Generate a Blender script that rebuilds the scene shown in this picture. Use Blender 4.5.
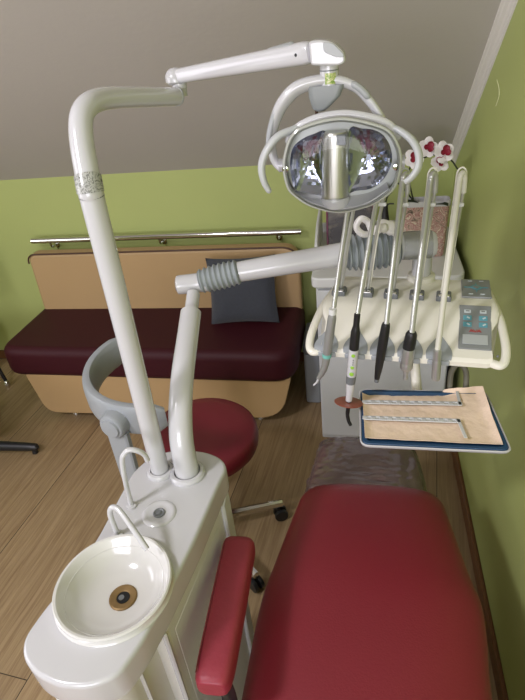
import bpy, bmesh, math, random
from mathutils import Vector, Matrix, noise as mnoise
random.seed(7)
PI = math.pi
S = bpy.context.scene
C = S.collection
for o in list(bpy.data.objects):
    bpy.data.objects.remove(o)

# ------------------------------------------------------------ camera
cam_d = bpy.data.cameras.new('camera')
cam = bpy.data.objects.new('camera', cam_d)
C.objects.link(cam)
cr = Vector((0.98323, 0.15640, -0.09380))
cu = Vector((-0.00609, 0.54220, 0.84023))
cf = Vector((-0.18227, 0.82557, -0.53406))
m = Matrix((cr, cu, -cf)).transposed().to_4x4()
m.translation = (0, 0, 1.75)
cam.matrix_world = m
cam_d.sensor_fit = 'VERTICAL'
cam_d.sensor_height = 24.0
cam_d.lens = 539.2 / 700 * 24.0
cam_d.clip_start = 0.02
S.camera = cam

# ------------------------------------------------------------ world, light, exposure
S.view_settings.view_transform = 'Standard'
S.view_settings.look = 'None'
S.view_settings.gamma = 1.0
S.view_settings.use_curve_mapping = False
S.view_settings.exposure = 0.0
W = bpy.data.worlds.new('world')
S.world = W
W.use_nodes = True
wn = W.node_tree
bg = wn.nodes['Background']
sky = wn.nodes.new('ShaderNodeTexSky')
sky.sky_type = 'HOSEK_WILKIE'
sky.sun_direction = (-0.5, 0.5, 0.7)
sky.turbidity = 4.0
wn.links.new(sky.outputs['Color'], bg.inputs['Color'])
bg.inputs['Strength'].default_value = 1.0

def area(name, loc, target, sx, sy, power, col):
    d = bpy.data.lights.new(name, 'AREA')
    d.shape = 'RECTANGLE'
    d.size, d.size_y = sx, sy
    d.energy = power
    d.color = col
    o = bpy.data.objects.new(name, d)
    C.objects.link(o)
    o.location = loc
    o.rotation_euler = (Vector(target) - Vector(loc)).to_track_quat('-Z', 'Y').to_euler()
    return o

# daylight entering by the roof window, by the left window and by the window behind the camera
area('roof_window_daylight', (-1.55, -0.40, 2.73), (-0.95, 0.2, 1.5), 0.34, 0.34, 34, (1.0, 0.965, 1.03))
area('front_window_daylight', (-0.55, -2.3, 1.55), (-0.3, 1.5, 0.9), 1.7, 1.2, 58, (0.98, 0.95, 1.06))
area('left_window_daylight', (-3.05, 0.3, 1.5), (0.2, 1.2, 0.8), 1.2, 1.3, 20, (1.0, 0.96, 1.06))

# ------------------------------------------------------------ materials
def lin(h):
    h = h.lstrip('#')
    out = []
    for i in (0, 2, 4):
        c = int(h[i:i + 2], 16) / 255
        out.append(c / 12.92 if c <= 0.04045 else ((c + 0.055) / 1.055) ** 2.4)
    return (*out, 1.0)

def mat(name, col, rough=0.5, metal=0.0, coat=0.0, var=0.0, vscale=8.0, bump=0.0, bscale=60.0,
        spec=0.5, stretch=(1, 1, 1), sheen=0.0, detail=4.0):
    M = bpy.data.materials.new(name)
    M.use_nodes = True
    nt = M.node_tree
    b = nt.nodes['Principled BSDF']
    c = lin(col)
    b.inputs['Roughness'].default_value = rough
    b.inputs['Metallic'].default_value = metal
    b.inputs['Coat Weight'].default_value = coat
    b.inputs['Coat Roughness'].default_value = 0.1
    b.inputs['Specular IOR Level'].default_value = spec
    b.inputs['Sheen Weight'].default_value = sheen
    tc = nt.nodes.new('ShaderNodeTexCoord')
    mp = nt.nodes.new('ShaderNodeMapping')
    mp.inputs['Scale'].default_value = stretch
    nt.links.new(tc.outputs['Object'], mp.inputs['Vector'])
    n = nt.nodes.new('ShaderNodeTexNoise')
    n.inputs['Scale'].default_value = vscale
    n.inputs['Detail'].default_value = detail
    nt.links.new(mp.outputs['Vector'], n.inputs['Vector'])
    mx = nt.nodes.new('ShaderNodeMixRGB')
    nt.links.new(n.outputs['Fac'], mx.inputs['Fac'])
    mx.inputs['Color1'].default_value = tuple(max(0, x * (1 - var)) for x in c[:3]) + (1,)
    mx.inputs['Color2'].default_value = tuple(min(1, x * (1 + var)) for x in c[:3]) + (1,)
    nt.links.new(mx.outputs['Color'], b.inputs['Base Color'])
    if bump > 0:
        n2 = nt.nodes.new('ShaderNodeTexNoise')
        n2.inputs['Scale'].default_value = bscale
        n2.inputs['Detail'].default_value = 3
        nt.links.new(mp.outputs['Vector'], n2.inputs['Vector'])
        bp = nt.nodes.new('ShaderNodeBump')
        bp.inputs['Strength'].default_value = bump
        bp.inputs['Distance'].default_value = 0.01
        nt.links.new(n2.outputs['Fac'], bp.inputs['Height'])
        nt.links.new(bp.outputs['Normal'], b.inputs['Normal'])
    return M

def clear_mat(name, tint, gloss, rough=0.03, bump=0.0, bscale=20.0, body=None, bodyfac=0.0, gmin=0.0):
    """thin clear plastic: see-through with a fresnel gloss, optionally a milky share"""
    M = bpy.data.materials.new(name)
    M.use_nodes = True
    nt = M.node_tree
    nt.nodes.remove(nt.nodes['Principled BSDF'])
    out = nt.nodes['Material Output']
    tr = nt.nodes.new('ShaderNodeBsdfTransparent')
    tr.inputs['Color'].default_value = tint
    gl = nt.nodes.new('ShaderNodeBsdfGlossy')
    gl.inputs['Roughness'].default_value = rough
    lw = nt.nodes.new('ShaderNodeLayerWeight')
    lw.inputs['Blend'].default_value = gloss
    mx = nt.nodes.new('ShaderNodeMixShader')
    mg = nt.nodes.new('ShaderNodeMath'); mg.operation = 'MAXIMUM'
    mg.inputs[1].default_value = gmin
    nt.links.new(lw.outputs['Fresnel'], mg.inputs[0])
    nt.links.new(mg.outputs[0], mx.inputs['Fac'])
    nt.links.new(tr.outputs[0], mx.inputs[1])
    nt.links.new(gl.outputs[0], mx.inputs[2])
    last = mx
    if body:
        df = nt.nodes.new('ShaderNodeBsdfDiffuse')
        df.inputs['Color'].default_value = body
        m2 = nt.nodes.new('ShaderNodeMixShader')
        m2.inputs['Fac'].default_value = bodyfac
        nt.links.new(mx.outputs[0], m2.inputs[1])
        nt.links.new(df.outputs[0], m2.inputs[2])
        last = m2
    if bump > 0:
        tc = nt.nodes.new('ShaderNodeTexCoord')
        n2 = nt.nodes.new('ShaderNodeTexNoise')
        n2.inputs['Scale'].default_value = bscale
        nt.links.new(tc.outputs['Object'], n2.inputs['Vector'])
        bp = nt.nodes.new('ShaderNodeBump')
        bp.inputs['Strength'].default_value = bump
        bp.inputs['Distance'].default_value = 0.02
        nt.links.new(n2.outputs['Fac'], bp.inputs['Height'])
        nt.links.new(bp.outputs['Normal'], gl.inputs['Normal'])
    nt.links.new(last.outputs[0], out.inputs['Surface'])
    return M

def wood_floor():
    M = bpy.data.materials.new('oak_laminate')
    M.use_nodes = True
    nt = M.node_tree
    b = nt.nodes['Principled BSDF']
    tc = nt.nodes.new('ShaderNodeTexCoord')
    mp = nt.nodes.new('ShaderNodeMapping')
    mp.inputs['Rotation'].default_value = (0, 0, math.radians(-84))
    mp.inputs['Location'].default_value = (1.776, 0.1334, 0)
    nt.links.new(tc.outputs['Object'], mp.inputs['Vector'])
    br = nt.nodes.new('ShaderNodeTexBrick')
    br.offset = 0.37
    br.inputs['Scale'].default_value = 1.0
    br.inputs['Brick Width'].default_value = 2.4
    br.inputs['Row Height'].default_value = 0.42
    br.inputs['Mortar Size'].default_value = 0.0018
    br.inputs['Mortar Smooth'].default_value = 0.3
    br.inputs['Color1'].default_value = (0, 0, 0, 1)
    br.inputs['Color2'].default_value = (1, 1, 1, 1)
    br.inputs['Mortar'].default_value = (0.5, 0.5, 0.5, 1)
    nt.links.new(mp.outputs['Vector'], br.inputs['Vector'])
    # per-plank shift of the grain
    ad = nt.nodes.new('ShaderNodeVectorMath'); ad.operation = 'MULTIPLY_ADD'
    ad.inputs[1].default_value = (3.0, 3.0, 0)
    nt.links.new(br.outputs['Color'], ad.inputs[0])
    nt.links.new(mp.outputs['Vector'], ad.inputs[2])
    m2 = nt.nodes.new('ShaderNodeMapping')
    m2.inputs['Scale'].default_value = (1.4, 34, 1)
    nt.links.new(ad.outputs[0], m2.inputs['Vector'])
    g = nt.nodes.new('ShaderNodeTexNoise')
    g.inputs['Scale'].default_value = 2.2
    g.inputs['Detail'].default_value = 8
    g.inputs['Roughness'].default_value = 0.62
    g.inputs['Distortion'].default_value = 0.9
    nt.links.new(m2.outputs['Vector'], g.inputs['Vector'])
    cr_ = nt.nodes.new('ShaderNodeValToRGB')
    e = cr_.color_ramp.elements
    e[0].position = 0.25; e[0].color = lin('#86694a')
    e[1].position = 0.78; e[1].color = lin('#bda37c')
    e2 = e.new(0.5); e2.color = lin('#a38a66')
    nt.links.new(g.outputs['Fac'], cr_.inputs['Fac'])
    hv = nt.nodes.new('ShaderNodeMixRGB'); hv.blend_type = 'MULTIPLY'
    hv.inputs['Fac'].default_value = 0.22
    nt.links.new(cr_.outputs['Color'], hv.inputs['Color1'])
    nt.links.new(br.outputs['Color'], hv.inputs['Color2'])
    mo = nt.nodes.new('ShaderNodeMixRGB')
    nt.links.new(br.outputs['Fac'], mo.inputs['Fac'])
    nt.links.new(hv.outputs['Color'], mo.inputs['Color1'])
    mo.inputs['Color2'].default_value = lin('#33261a')
    nt.links.new(mo.outputs['Color'], b.inputs['Base Color'])
    b.inputs['Roughness'].default_value = 0.42
    return M

M = {}
M['floor'] = wood_floor()
M['wall'] = mat('green_paint', '#aeb871', 0.55, var=0.05, vscale=2.5, bump=0.05, bscale=90)
M['ceiling'] = mat('grey_plaster', '#c0bab4', 0.8, var=0.03, vscale=2, bump=0.05, bscale=60)
M['crown'] = mat('crown_paint', '#dedad4', 0.5, var=0.02)
M['brown'] = mat('brown_skirting', '#6b4526', 0.4, var=0.18, vscale=6, stretch=(4, 0.6, 4))
M['white'] = mat('white_enamel', '#c6c6c9', 0.22, coat=0.5, var=0.015, vscale=5)
M['cream'] = mat('cream_plastic', '#e9e6da', 0.3, coat=0.25, var=0.02, vscale=8)
M['porcelain'] = mat('porcelain', '#d3d2cf', 0.15, coat=0.7, var=0.02, vscale=6)
M['panel'] = mat('pale_grey_panel', '#d6d6d4', 0.35, var=0.04, vscale=5)
M['cabinet'] = mat('cabinet_grey', '#cdcfd1', 0.45, var=0.03, vscale=4)
M['cabtop'] = mat('cabinet_top', '#d6d7d6', 0.4, var=0.02)
M['grey'] = mat('grey_plastic', '#9ba0a4', 0.4, var=0.04, vscale=12)
M['handle'] = mat('pale_grey_handle', '#b7babb', 0.35, var=0.03, vscale=14)
M['cablegrey'] = mat('cable_grey', '#6f6c60', 0.6, var=0.15, vscale=60)
M['greyd'] = mat('dark_grey_plastic', '#6d7073', 0.45, var=0.06, vscale=14)
M['keygrey'] = mat('keypad_grey', '#85898a', 0.4, var=0.04, vscale=20)
M['inlay'] = mat('grey_inlay', '#a3a6a8', 0.35, var=0.03, vscale=14)
M['rubber'] = mat('grey_rubber', '#8d9496', 0.5, var=0.06, vscale=18)
M['chrome'] = mat('chrome', '#d9d9d6', 0.12, metal=1.0, var=0.03)
M['steel'] = mat('brushed_steel', '#cfcdc8', 0.36, metal=1.0, var=0.12, vscale=10, stretch=(30, 1, 1), bump=0.05, bscale=14)
M['silver'] = mat('satin_silver', '#bcbec0', 0.3, metal=0.75, var=0.05, vscale=20)
M['brass'] = mat('tarnished_brass', '#8a7048', 0.5, metal=0.5, var=0.25, vscale=60)
M['black'] = mat('black_plastic', '#1b1b1d', 0.4, var=0.15, vscale=20)
M['dark'] = mat('dark_void', '#0c0c0d', 0.8, var=0.1)
M['bench_red'] = mat('burgundy_vinyl', '#3a0f18', 0.55, spec=0.25, var=0.06, vscale=6, bump=0.08, bscale=160)
M['tan'] = mat('tan_vinyl', '#b5966b', 0.5, var=0.04, vscale=4, bump=0.06, bscale=140)
M['piping'] = mat('brown_piping', '#4a2d1e', 0.5, var=0.1)
M['red'] = mat('red_vinyl', '#7d1f2c', 0.42, var=0.06, vscale=5, bump=0.06, bscale=220)
M['redarm'] = mat('worn_red_vinyl', '#92303f', 0.45, var=0.12, vscale=14, bump=0.12, bscale=70)
M['stoolred'] = mat('dark_red_vinyl', '#6d1526', 0.42, var=0.06, vscale=7, bump=0.05, bscale=180)
M['footred'] = mat('maroon_vinyl', '#85404a', 0.5, var=0.1, vscale=7)
M['charcoal'] = mat('charcoal_fabric', '#3d4049', 0.9, var=0.22, vscale=120, bump=0.35, bscale=300, sheen=0.2)
M['hose'] = mat('grey_hose', '#b9bab6', 0.34, metal=0.6, var=0.05, vscale=30)
M['hosew'] = mat('cream_hose', '#cdcbbd', 0.4, var=0.04, vscale=30)
M['blue'] = mat('blue_liner', '#1f4468', 0.4, var=0.1, vscale=12)
M['green_btn'] = mat('green_button', '#8fc03c', 0.4, var=0.06)
M['orange'] = mat('orange_shield', '#9a5544', 0.3, coat=0.4, var=0.08, vscale=14)
M['lcd'] = mat('lcd_grey', '#aeb3b4', 0.3, var=0.05)
M['icon'] = mat('icon_blue', '#5f9eae', 0.4, var=0.08, vscale=40)
M['iconw'] = mat('icon_white', '#c9d2d6', 0.4, var=0.05)
M['iconr'] = mat('icon_red', '#b04a48', 0.4, var=0.05)
M['teal'] = mat('teal_band', '#74b8ae', 0.35, var=0.1, vscale=80)
M['petal'] = mat('white_petal', '#eeeaea', 0.6, var=0.08, vscale=30)
M['lip'] = mat('crimson_petal', '#8c1030', 0.5, var=0.25, vscale=60)
M['leaf'] = mat('dark_leaf', '#23301c', 0.5, var=0.2, vscale=30)
M['stem'] = mat('dark_stem', '#2a2f1c', 0.6, var=0.2, vscale=30)
M['magenta'] = mat('plum_frame', '#6d2648', 0.4, var=0.1)
M['clear'] = clear_mat('clear_plastic', (0.97, 0.98, 0.97, 1), 0.22, 0.03)
M['clearrim'] = clear_mat('clear_rim_plastic', (0.9, 0.92, 0.9, 1), 0.45, 0.06, body=lin('#dcded6'), bodyfac=0.5)
M['film'] = clear_mat('vinyl_film', (0.95, 0.93, 0.92, 1), 0.4, 0.17, bump=1.0, bscale=11, body=lin('#9a8686'), bodyfac=0.28, gmin=0.22)
M['wrap'] = clear_mat('wrap_film', (0.95, 0.96, 0.95, 1), 0.4, 0.12, bump=1.0, bscale=70, body=lin('#d4d5d0'), bodyfac=0.25)

def pattern_mat(name, cols, scale, rough=0.4, kind='VORONOI'):
    P = bpy.data.materials.new(name)
    P.use_nodes = True
    nt = P.node_tree
    b = nt.nodes['Principled BSDF']
    tc = nt.nodes.new('ShaderNodeTexCoord')
    n = nt.nodes.new('ShaderNodeTexNoise')
    n.inputs['Scale'].default_value = scale
    n.inputs['Detail'].default_value = 4
    n.inputs['Distortion'].default_value = 2.5
    nt.links.new(tc.outputs['Object'], n.inputs['Vector'])
    r = nt.nodes.new('ShaderNodeValToRGB')
    r.color_ramp.elements[0].position = 0.3
    r.color_ramp.elements[0].color = lin(cols[0])
    r.color_ramp.elements[1].position = 0.72
    r.color_ramp.elements[1].color = lin(cols[-1])
    for i, c in enumerate(cols[1:-1]):
        e = r.color_ramp.elements.new(0.3 + 0.42 * (i + 1) / (len(cols) - 1))
        e.color = lin(c)
    nt.links.new(n.outputs['Fac'], r.inputs['Fac'])
    nt.links.new(r.outputs['Color'], b.inputs['Base Color'])
    b.inputs['Roughness'].default_value = rough
    return P
M['mosaic'] = pattern_mat('mosaic_pot', ['#3b2c24', '#8a7a6a', '#c2a59a', '#9a6a66', '#ddd2bc', '#6a5848'], 26, 0.35)
M['photo'] = pattern_mat('dark_photo', ['#120d0b', '#1c1411', '#241a15', '#5f5646', '#1d1512'], 5, 0.25)
M['foil'] = pattern_mat('printed_foil', ['#4f4f4c', '#9b9c98', '#b9bab6', '#6d6e6a', '#c9cac6'], 60, 0.25)
M['sticker'] = pattern_mat('sticker_foil', ['#46713a', '#8ba84f', '#d8d3a0', '#3d5f45'], 120, 0.3)

# paper liner: peach paper with a fine weave
P = mat('peach_paper', '#fbe2cc', 0.85, var=0.04, vscale=14, bump=0.25, bscale=45)
M['paper'] = P
nt = P.node_tree
wv = nt.nodes.new('ShaderNodeTexWave')
wv.inputs['Scale'].default_value = 130
wv.inputs['Distortion'].default_value = 0.4
tcp = nt.nodes.new('ShaderNodeTexCoord')
nt.links.new(tcp.outputs['Object'], wv.inputs['Vector'])
mxp = nt.nodes.new('ShaderNodeMixRGB'); mxp.blend_type = 'MULTIPLY'; mxp.inputs['Fac'].default_value = 0.10
bs = nt.nodes['Principled BSDF']
src = bs.inputs['Base Color'].links[0].from_socket
nt.links.new(src, mxp.inputs['Color1'])
nt.links.new(wv.outputs['Color'], mxp.inputs['Color2'])
nt.links.new(mxp.outputs['Color'], bs.inputs['Base Color'])

# mirror of the lamp: dichroic faceted reflector
R = bpy.data.materials.new('faceted_mirror')
M['mirror'] = R
R.use_nodes = True
nt = R.node_tree
b = nt.nodes['Principled BSDF']
b.inputs['Metallic'].default_value = 1.0
b.inputs['Roughness'].default_value = 0.13
b.inputs['Base Color'].default_value = lin('#a4a9bf')
tc = nt.nodes.new('ShaderNodeTexCoord')
br = nt.nodes.new('ShaderNodeTexBrick')
br.offset = 0.0
br.inputs['Scale'].default_value = 1.0
br.inputs['Brick Width'].default_value = 0.012
br.inputs['Row Height'].default_value = 0.012
br.inputs['Mortar Size'].default_value = 0.0008
br.inputs['Color1'].default_value = (0.1, 0.1, 0.1, 1)
br.inputs['Color2'].default_value = (1, 1, 1, 1)
nt.links.new(tc.outputs['Object'], br.inputs['Vector'])
# ------------------------------------------------------------ mesh helpers
MW = {}

def thing(name, label, cat, loc=(0, 0, 0), rot=None, group=None):
    o = bpy.data.objects.new(name, None)
    C.objects.link(o)
    o.empty_display_size = 0.05
    mm = Matrix.Translation(Vector(loc))
    if rot is not None:
        mm = mm @ rot.to_4x4()
    o.matrix_world = mm
    MW[o] = mm
    o['label'] = label
    o['category'] = cat
    if group:
        o['group'] = group
    return o

def tag(o, label, cat, group=None):
    o['label'] = label
    o['category'] = cat
    if group:
        o['group'] = group
    return o

def obj(name, bm, material, parent=None, local=False, angle=38, origin=None):
    bmesh.ops.recalc_face_normals(bm, faces=bm.faces[:])
    mm = MW[parent] if parent else (Matrix.Translation(Vector(origin)) if origin else Matrix.Identity(4))
    if not local:
        bm.transform(mm.inverted())
    for f in bm.faces:
        f.smooth = True
    th = math.radians(angle)
    for e in bm.edges:
        if len(e.link_faces) == 2 and e.calc_face_angle(0) > th:
            e.smooth = False
    me = bpy.data.meshes.new(name)
    bm.to_mesh(me)
    bm.free()
    me.materials.append(material)
    o = bpy.data.objects.new(name, me)
    C.objects.link(o)
    wn_ = o.modifiers.new('weighted_normals', 'WEIGHTED_NORMAL')
    wn_.keep_sharp = True
    if parent:
        o.parent = parent
        MW[o] = mm
    elif origin:
        o.location = origin
        MW[o] = mm
    else:
        MW[o] = Matrix.Identity(4)
    return o

def struct(name, bm, material, parent=None, **k):
    o = obj(name, bm, material, parent, **k)
    o['kind'] = 'structure'
    return o

def new():
    return bmesh.new()

def add_box(bm, c, s, bevel=0.0, seg=2, rot=None):
    """box centre c, full size s"""
    r = bmesh.ops.create_cube(bm, size=1.0)
    vs = r['verts']
    for v in vs:
        v.co = Vector((v.co.x * s[0], v.co.y * s[1], v.co.z * s[2]))
    if bevel > 0:
        es = list({e for v in vs for e in v.link_edges})
        rb = bmesh.ops.bevel(bm, geom=es, offset=bevel, segments=seg, profile=0.5, affect='EDGES')
        vs = list({v for f in rb['faces'] for v in f.verts} | {v for v in vs if v.is_valid})
    for v in vs:
        p = v.co.copy()
        if rot is not None:
            p = rot @ p
        v.co = p + Vector(c)
    return bm

def bx(c, s, bevel=0.0, seg=2, rot=None):
    return add_box(new(), c, s, bevel, seg, rot)

def catmull(pts, n=8, closed=False):
    P = [Vector(p) for p in pts]
    out = []
    N = len(P)
    rng = range(N) if closed else range(N - 1)
    for i in rng:
        p0 = P[(i - 1) % N] if (closed or i > 0) else P[0] * 2 - P[1]
        p1 = P[i]
        p2 = P[(i + 1) % N]
        p3 = P[(i + 2) % N] if (closed or i + 2 < N) else P[-1] * 2 - P[-2]
        for k in range(n):
            t = k / n
            out.append(0.5 * ((2 * p1) + (p2 - p0) * t + (2 * p0 - 5 * p1 + 4 * p2 - p3) * t * t + (3 * p1 - p0 - 3 * p2 + p3) * t ** 3))
    if not closed:
        out.append(P[-1])
    return out

def add_rings(bm, rings, cap0=True, cap1=True, closed=True):
    vr = [[bm.verts.new(p) for p in r] for r in rings]
    n = len(rings[0])
    for a, b_ in zip(vr, vr[1:]):
        for i in range(n if closed else n - 1):
            j = (i + 1) % n
            bm.faces.new((a[i], a[j], b_[j], b_[i]))
    if cap0:
        bm.faces.new(list(reversed(vr[0])))
    if cap1:
        bm.faces.new(vr[-1])
    return vr

def add_tube(bm, pts, r, seg=14, cap=True, flat=1.0, up=None, rings=False):
    """sweep a circle (or an ellipse squeezed by `flat` along the second normal) along pts; r float or list"""
    P = [Vector(p) for p in pts]
    n = len(P)
    R_ = r if isinstance(r, (list, tuple)) else [r] * n
    if len(R_) != n:
        R_ = [R_[0] + (R_[-1] - R_[0]) * i / (n - 1) for i in range(n)] if len(R_) == 2 else \
             [R_[min(len(R_) - 1, int(i * (len(R_) - 1) / (n - 1)))] for i in range(n)]
    T = []
    for i in range(n):
        a = P[max(0, i - 1)]
        b_ = P[min(n - 1, i + 1)]
        T.append((b_ - a).normalized())
    u = Vector(up) if up else (Vector((0, 0, 1)) if abs(T[0].z) < 0.9 else Vector((1, 0, 0)))
    N_ = (u - T[0] * u.dot(T[0])).normalized()
    rr = []
    for i in range(n):
        N_ = (N_ - T[i] * N_.dot(T[i])).normalized()
        B_ = T[i].cross(N_)
        rr.append([P[i] + R_[i] * (math.cos(2 * PI * k / seg) * N_ + flat * math.sin(2 * PI * k / seg) * B_) for k in range(seg)])
    add_rings(bm, rr, cap, cap)
    return bm

def tube(pts, r, seg=14, **k):
    return add_tube(new(), pts, r, seg, **k)

def add_lathe(bm, prof, c=(0, 0, 0), axis=(0, 0, 1), seg=32, cap0=True, cap1=True, sx=1.0, sy=1.0):
    """profile of (radius, height) revolved about axis through c"""
    ax = Vector(axis).normalized()
    q = Vector((0, 0, 1)).rotation_difference(ax)
    rings = []
    for (r, h) in prof:
        rings.append([Vector(c) + q @ Vector((max(r, 1e-5) * math.cos(2 * PI * k / seg) * sx, max(r, 1e-5) * math.sin(2 * PI * k / seg) * sy, h)) for k in range(seg)])
    add_rings(bm, rings, cap0, cap1)
    return bm

def lathe(prof, c=(0, 0, 0), axis=(0, 0, 1), seg=32, **k):
    return add_lathe(new(), prof, c, axis, seg, **k)

def along(a, b, prof, seg=20):
    """lathe from point a to b; profile heights are fractions of the length"""
    a, b = Vector(a), Vector(b)
    L = (b - a).length
    return lathe([(r, h * L) for r, h in prof], a, b - a, seg)

def prism(outline, z0, z1, bev=0.0, seg=3, top_in=0.0):
    """closed 2-D outline (x, y) as rounded-edge slab"""
    pts = [Vector((p[0], p[1])) for p in outline]
    n = len(pts)
    ar = sum(pts[i].x * pts[(i + 1) % n].y - pts[(i + 1) % n].x * pts[i].y for i in range(n))
    if ar < 0:
        pts.reverse()
    nor = []
    for i in range(n):
        t = (pts[(i + 1) % n] - pts[i - 1]).normalized()
        nor.append(Vector((t.y, -t.x)))
    def ring(ins, z):
        return [Vector((pts[i].x - nor[i].x * ins, pts[i].y - nor[i].y * ins, z)) for i in range(n)]
    rings = []
    if bev > 0:
        for k in range(seg + 1):
            a = PI / 2 * k / seg
            rings.append(ring(bev * (1 - math.sin(a)), z0 + bev * (1 - math.cos(a))))
        for k in range(seg + 1):
            a = PI / 2 * k / seg
            rings.append(ring(bev * (1 - math.cos(a)) + top_in, z1 - bev * (1 - math.sin(a))))
    else:
        rings = [ring(0, z0), ring(top_in, z1)]
    bm = new()
    add_rings(bm, rings)
    return bm

def round_poly(pts, r, n=6):
    P = [Vector((p[0], p[1])) for p in pts]
    out = []
    N = len(P)
    for i in range(N):
        rr = r[i] if isinstance(r, (list, tuple)) else r
        a, b_, c = P[i - 1], P[i], P[(i + 1) % N]
        d1 = (a - b_); d2 = (c - b_)
        k = min(rr, d1.length * 0.49, d2.length * 0.49)
        s = b_ + d1.normalized() * k
        e = b_ + d2.normalized() * k
        for j in range(n + 1):
            t = j / n
            out.append((1 - t) ** 2 * s + 2 * t * (1 - t) * b_ + t * t * e)
    return out

def quad_sheet(o, ux, uy, nx, ny, f):
    """grid sheet: point f(s,t)"""
    bm = new()
    g = [[bm.verts.new(f(i / nx, j / ny)) for j in range(ny + 1)] for i in range(nx + 1)]
    for i in range(nx):
        for j in range(ny):
            bm.faces.new((g[i][j], g[i + 1][j], g[i + 1][j + 1], g[i][j + 1]))
    return bm

def thicken(bm, t):
    geom = bm.faces[:]
    bmesh.ops.recalc_face_normals(bm, faces=geom)
    bmesh.ops.solidify(bm, geom=geom, thickness=t)
    return bm

# ============================================================ the room
WX, BY, LX, FY = 0.4062, 2.5966, -3.2, -2.5
CS = 0.80                                        # slope of the attic ceiling
def ceil_z(y):
    return 1.118 + CS * (BY - y)
FLAT = 2.75
yflat = BY - (FLAT - 1.118) / CS

floor = struct('floor', bx(((LX + WX) / 2, (BY + FY) / 2, -0.05), (WX - LX + 0.2, BY - FY + 0.2, 0.1)), M['floor'])
struct('wall_back', bx(((LX + WX) / 2, BY + 0.05, 0.6), (WX - LX + 0.2, 0.1, 1.2)), M['wall'])

def side_wall(x0, x1, hole=None):
    bm = new()
    prof = [(FY, 0), (BY, 0), (BY, 1.118), (yflat, FLAT), (FY, FLAT)]
    if not hole:
        add_rings(bm, [[Vector((x0, y, z)) for y, z in prof], [Vector((x1, y, z)) for y, z in prof]])
    else:
        (ya, za, yb, zb) = hole
        for (p, q, r, s) in ((FY, 0, ya, FLAT), (ya, 0, yb, za), (ya, zb, yb, FLAT if ya < yflat else zb)):
            if s > r * 0 + q:
                add_box(bm, ((x0 + x1) / 2, (p + r) / 2, (q + s) / 2), (abs(x1 - x0), r - p, s - q))
        pr = [(yb, 0), (BY, 0), (BY, 1.118), (max(yflat, yb), ceil_z(max(yflat, yb))), (yb, min(FLAT, ceil_z(yb)))]
        add_rings(bm, [[Vector((x0, y, z)) for y, z in pr], [Vector((x1, y, z)) for y, z in pr]])
    return bm

wr = struct('wall_right', side_wall(WX, WX + 0.1), M['wall'])
sc = [(WX - 0.0003, 1.953, 1.492), (WX - 0.0003, 1.915, 1.478), (WX - 0.0003, 1.895, 1.455), (WX - 0.0003, 1.921, 1.422)]
obj('scratch', tube(catmull(sc, 6), 0.0012, 6), mat('scratch_plaster', '#e6e8b8', 0.7), wr)
struct('wall_left', side_wall(LX - 0.1, LX, (-0.3, 0.85, 0.56, 2.1)), M['wall'])
bm = new()
for (a, b_, c, d) in ((LX, 0, -1.4, FLAT), (0.3, 0, WX, FLAT), (-1.4, 0, 0.3, 0.95), (-1.4, 2.15, 0.3, FLAT)):
    add_box(bm, ((a + c) / 2, FY - 0.05, (b_ + d) / 2), (c - a, 0.1, d - b_))
struct('wall_front', bm, M['wall'])

# ceiling: attic slope and a flat part with the roof-window opening
bm = new()
r_ = []
for x in (LX - 0.1, WX + 0.1):
    r_.append([Vector((x, yflat, FLAT)), Vector((x, BY + 0.1, ceil_z(BY + 0.1))), Vector((x, BY + 0.1, ceil_z(BY + 0.1) + 0.15)), Vector((x, yflat, FLAT + 0.12))])
add_rings(bm, r_)
sx0, sx1, sy0, sy1 = -2.05, -1.05, -0.90, 0.10
for (xa, ya, xb, yb) in ((LX - 0.1, FY - 0.1, sx0, yflat), (sx1, FY - 0.1, WX + 0.1, yflat), (sx0, FY - 0.1, sx1, sy0), (sx0, sy1, sx1, yflat)):
    add_box(bm, ((xa + xb) / 2, (ya + yb) / 2, FLAT + 0.06), (xb - xa, yb - ya, 0.12))
struct('ceiling', bm, M['ceiling'])

# windows: the roof window, the window on the left, the window behind
def frame_window(name, c, ex, ey, w, h, mull):
    ex, ey = Vector(ex), Vector(ey)
    ez = ex.cross(ey)
    R3 = Matrix((ex, ey, ez)).transposed()
    b_ = new()
    t = 0.06
    for (x, y, sx, sy) in ((-w / 2 + t / 2, 0, t, h), (w / 2 - t / 2, 0, t, h), (0, h / 2 - t / 2, w, t), (0, -h / 2 + t / 2, w, t)):
        add_box(b_, Vector(c) + R3 @ Vector((x, y, 0)), (sx, sy, 0.07), 0.006, 1, R3)
    for k in range(mull):
        x = -w / 2 + w * (k + 1) / (mull + 1)
        add_box(b_, Vector(c) + R3 @ Vector((x, 0, 0)), (t, h, 0.06), 0.004, 1, R3)
    o = struct(name, b_, M['white'])
    g = bx(c, (w - 0.1, h - 0.1, 0.006), 0, 1, R3)
    obj('window_pane', g, M['clear'], o)
    return o
frame_window('window_1', ((sx0 + sx1) / 2, (sy0 + sy1) / 2, FLAT + 0.06), (1, 0, 0), (0, 1, 0), sx1 - sx0, sy1 - sy0, 0)
frame_window('window_2', (LX - 0.05, 0.13, 1.475), (0, 1, 0), (0, 0, 1), 0.86, 1.25, 1)
frame_window('window_3', (-0.55, FY - 0.05, 1.55), (1, 0, 0), (0, 0, 1), 1.7, 1.2, 2)

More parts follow.
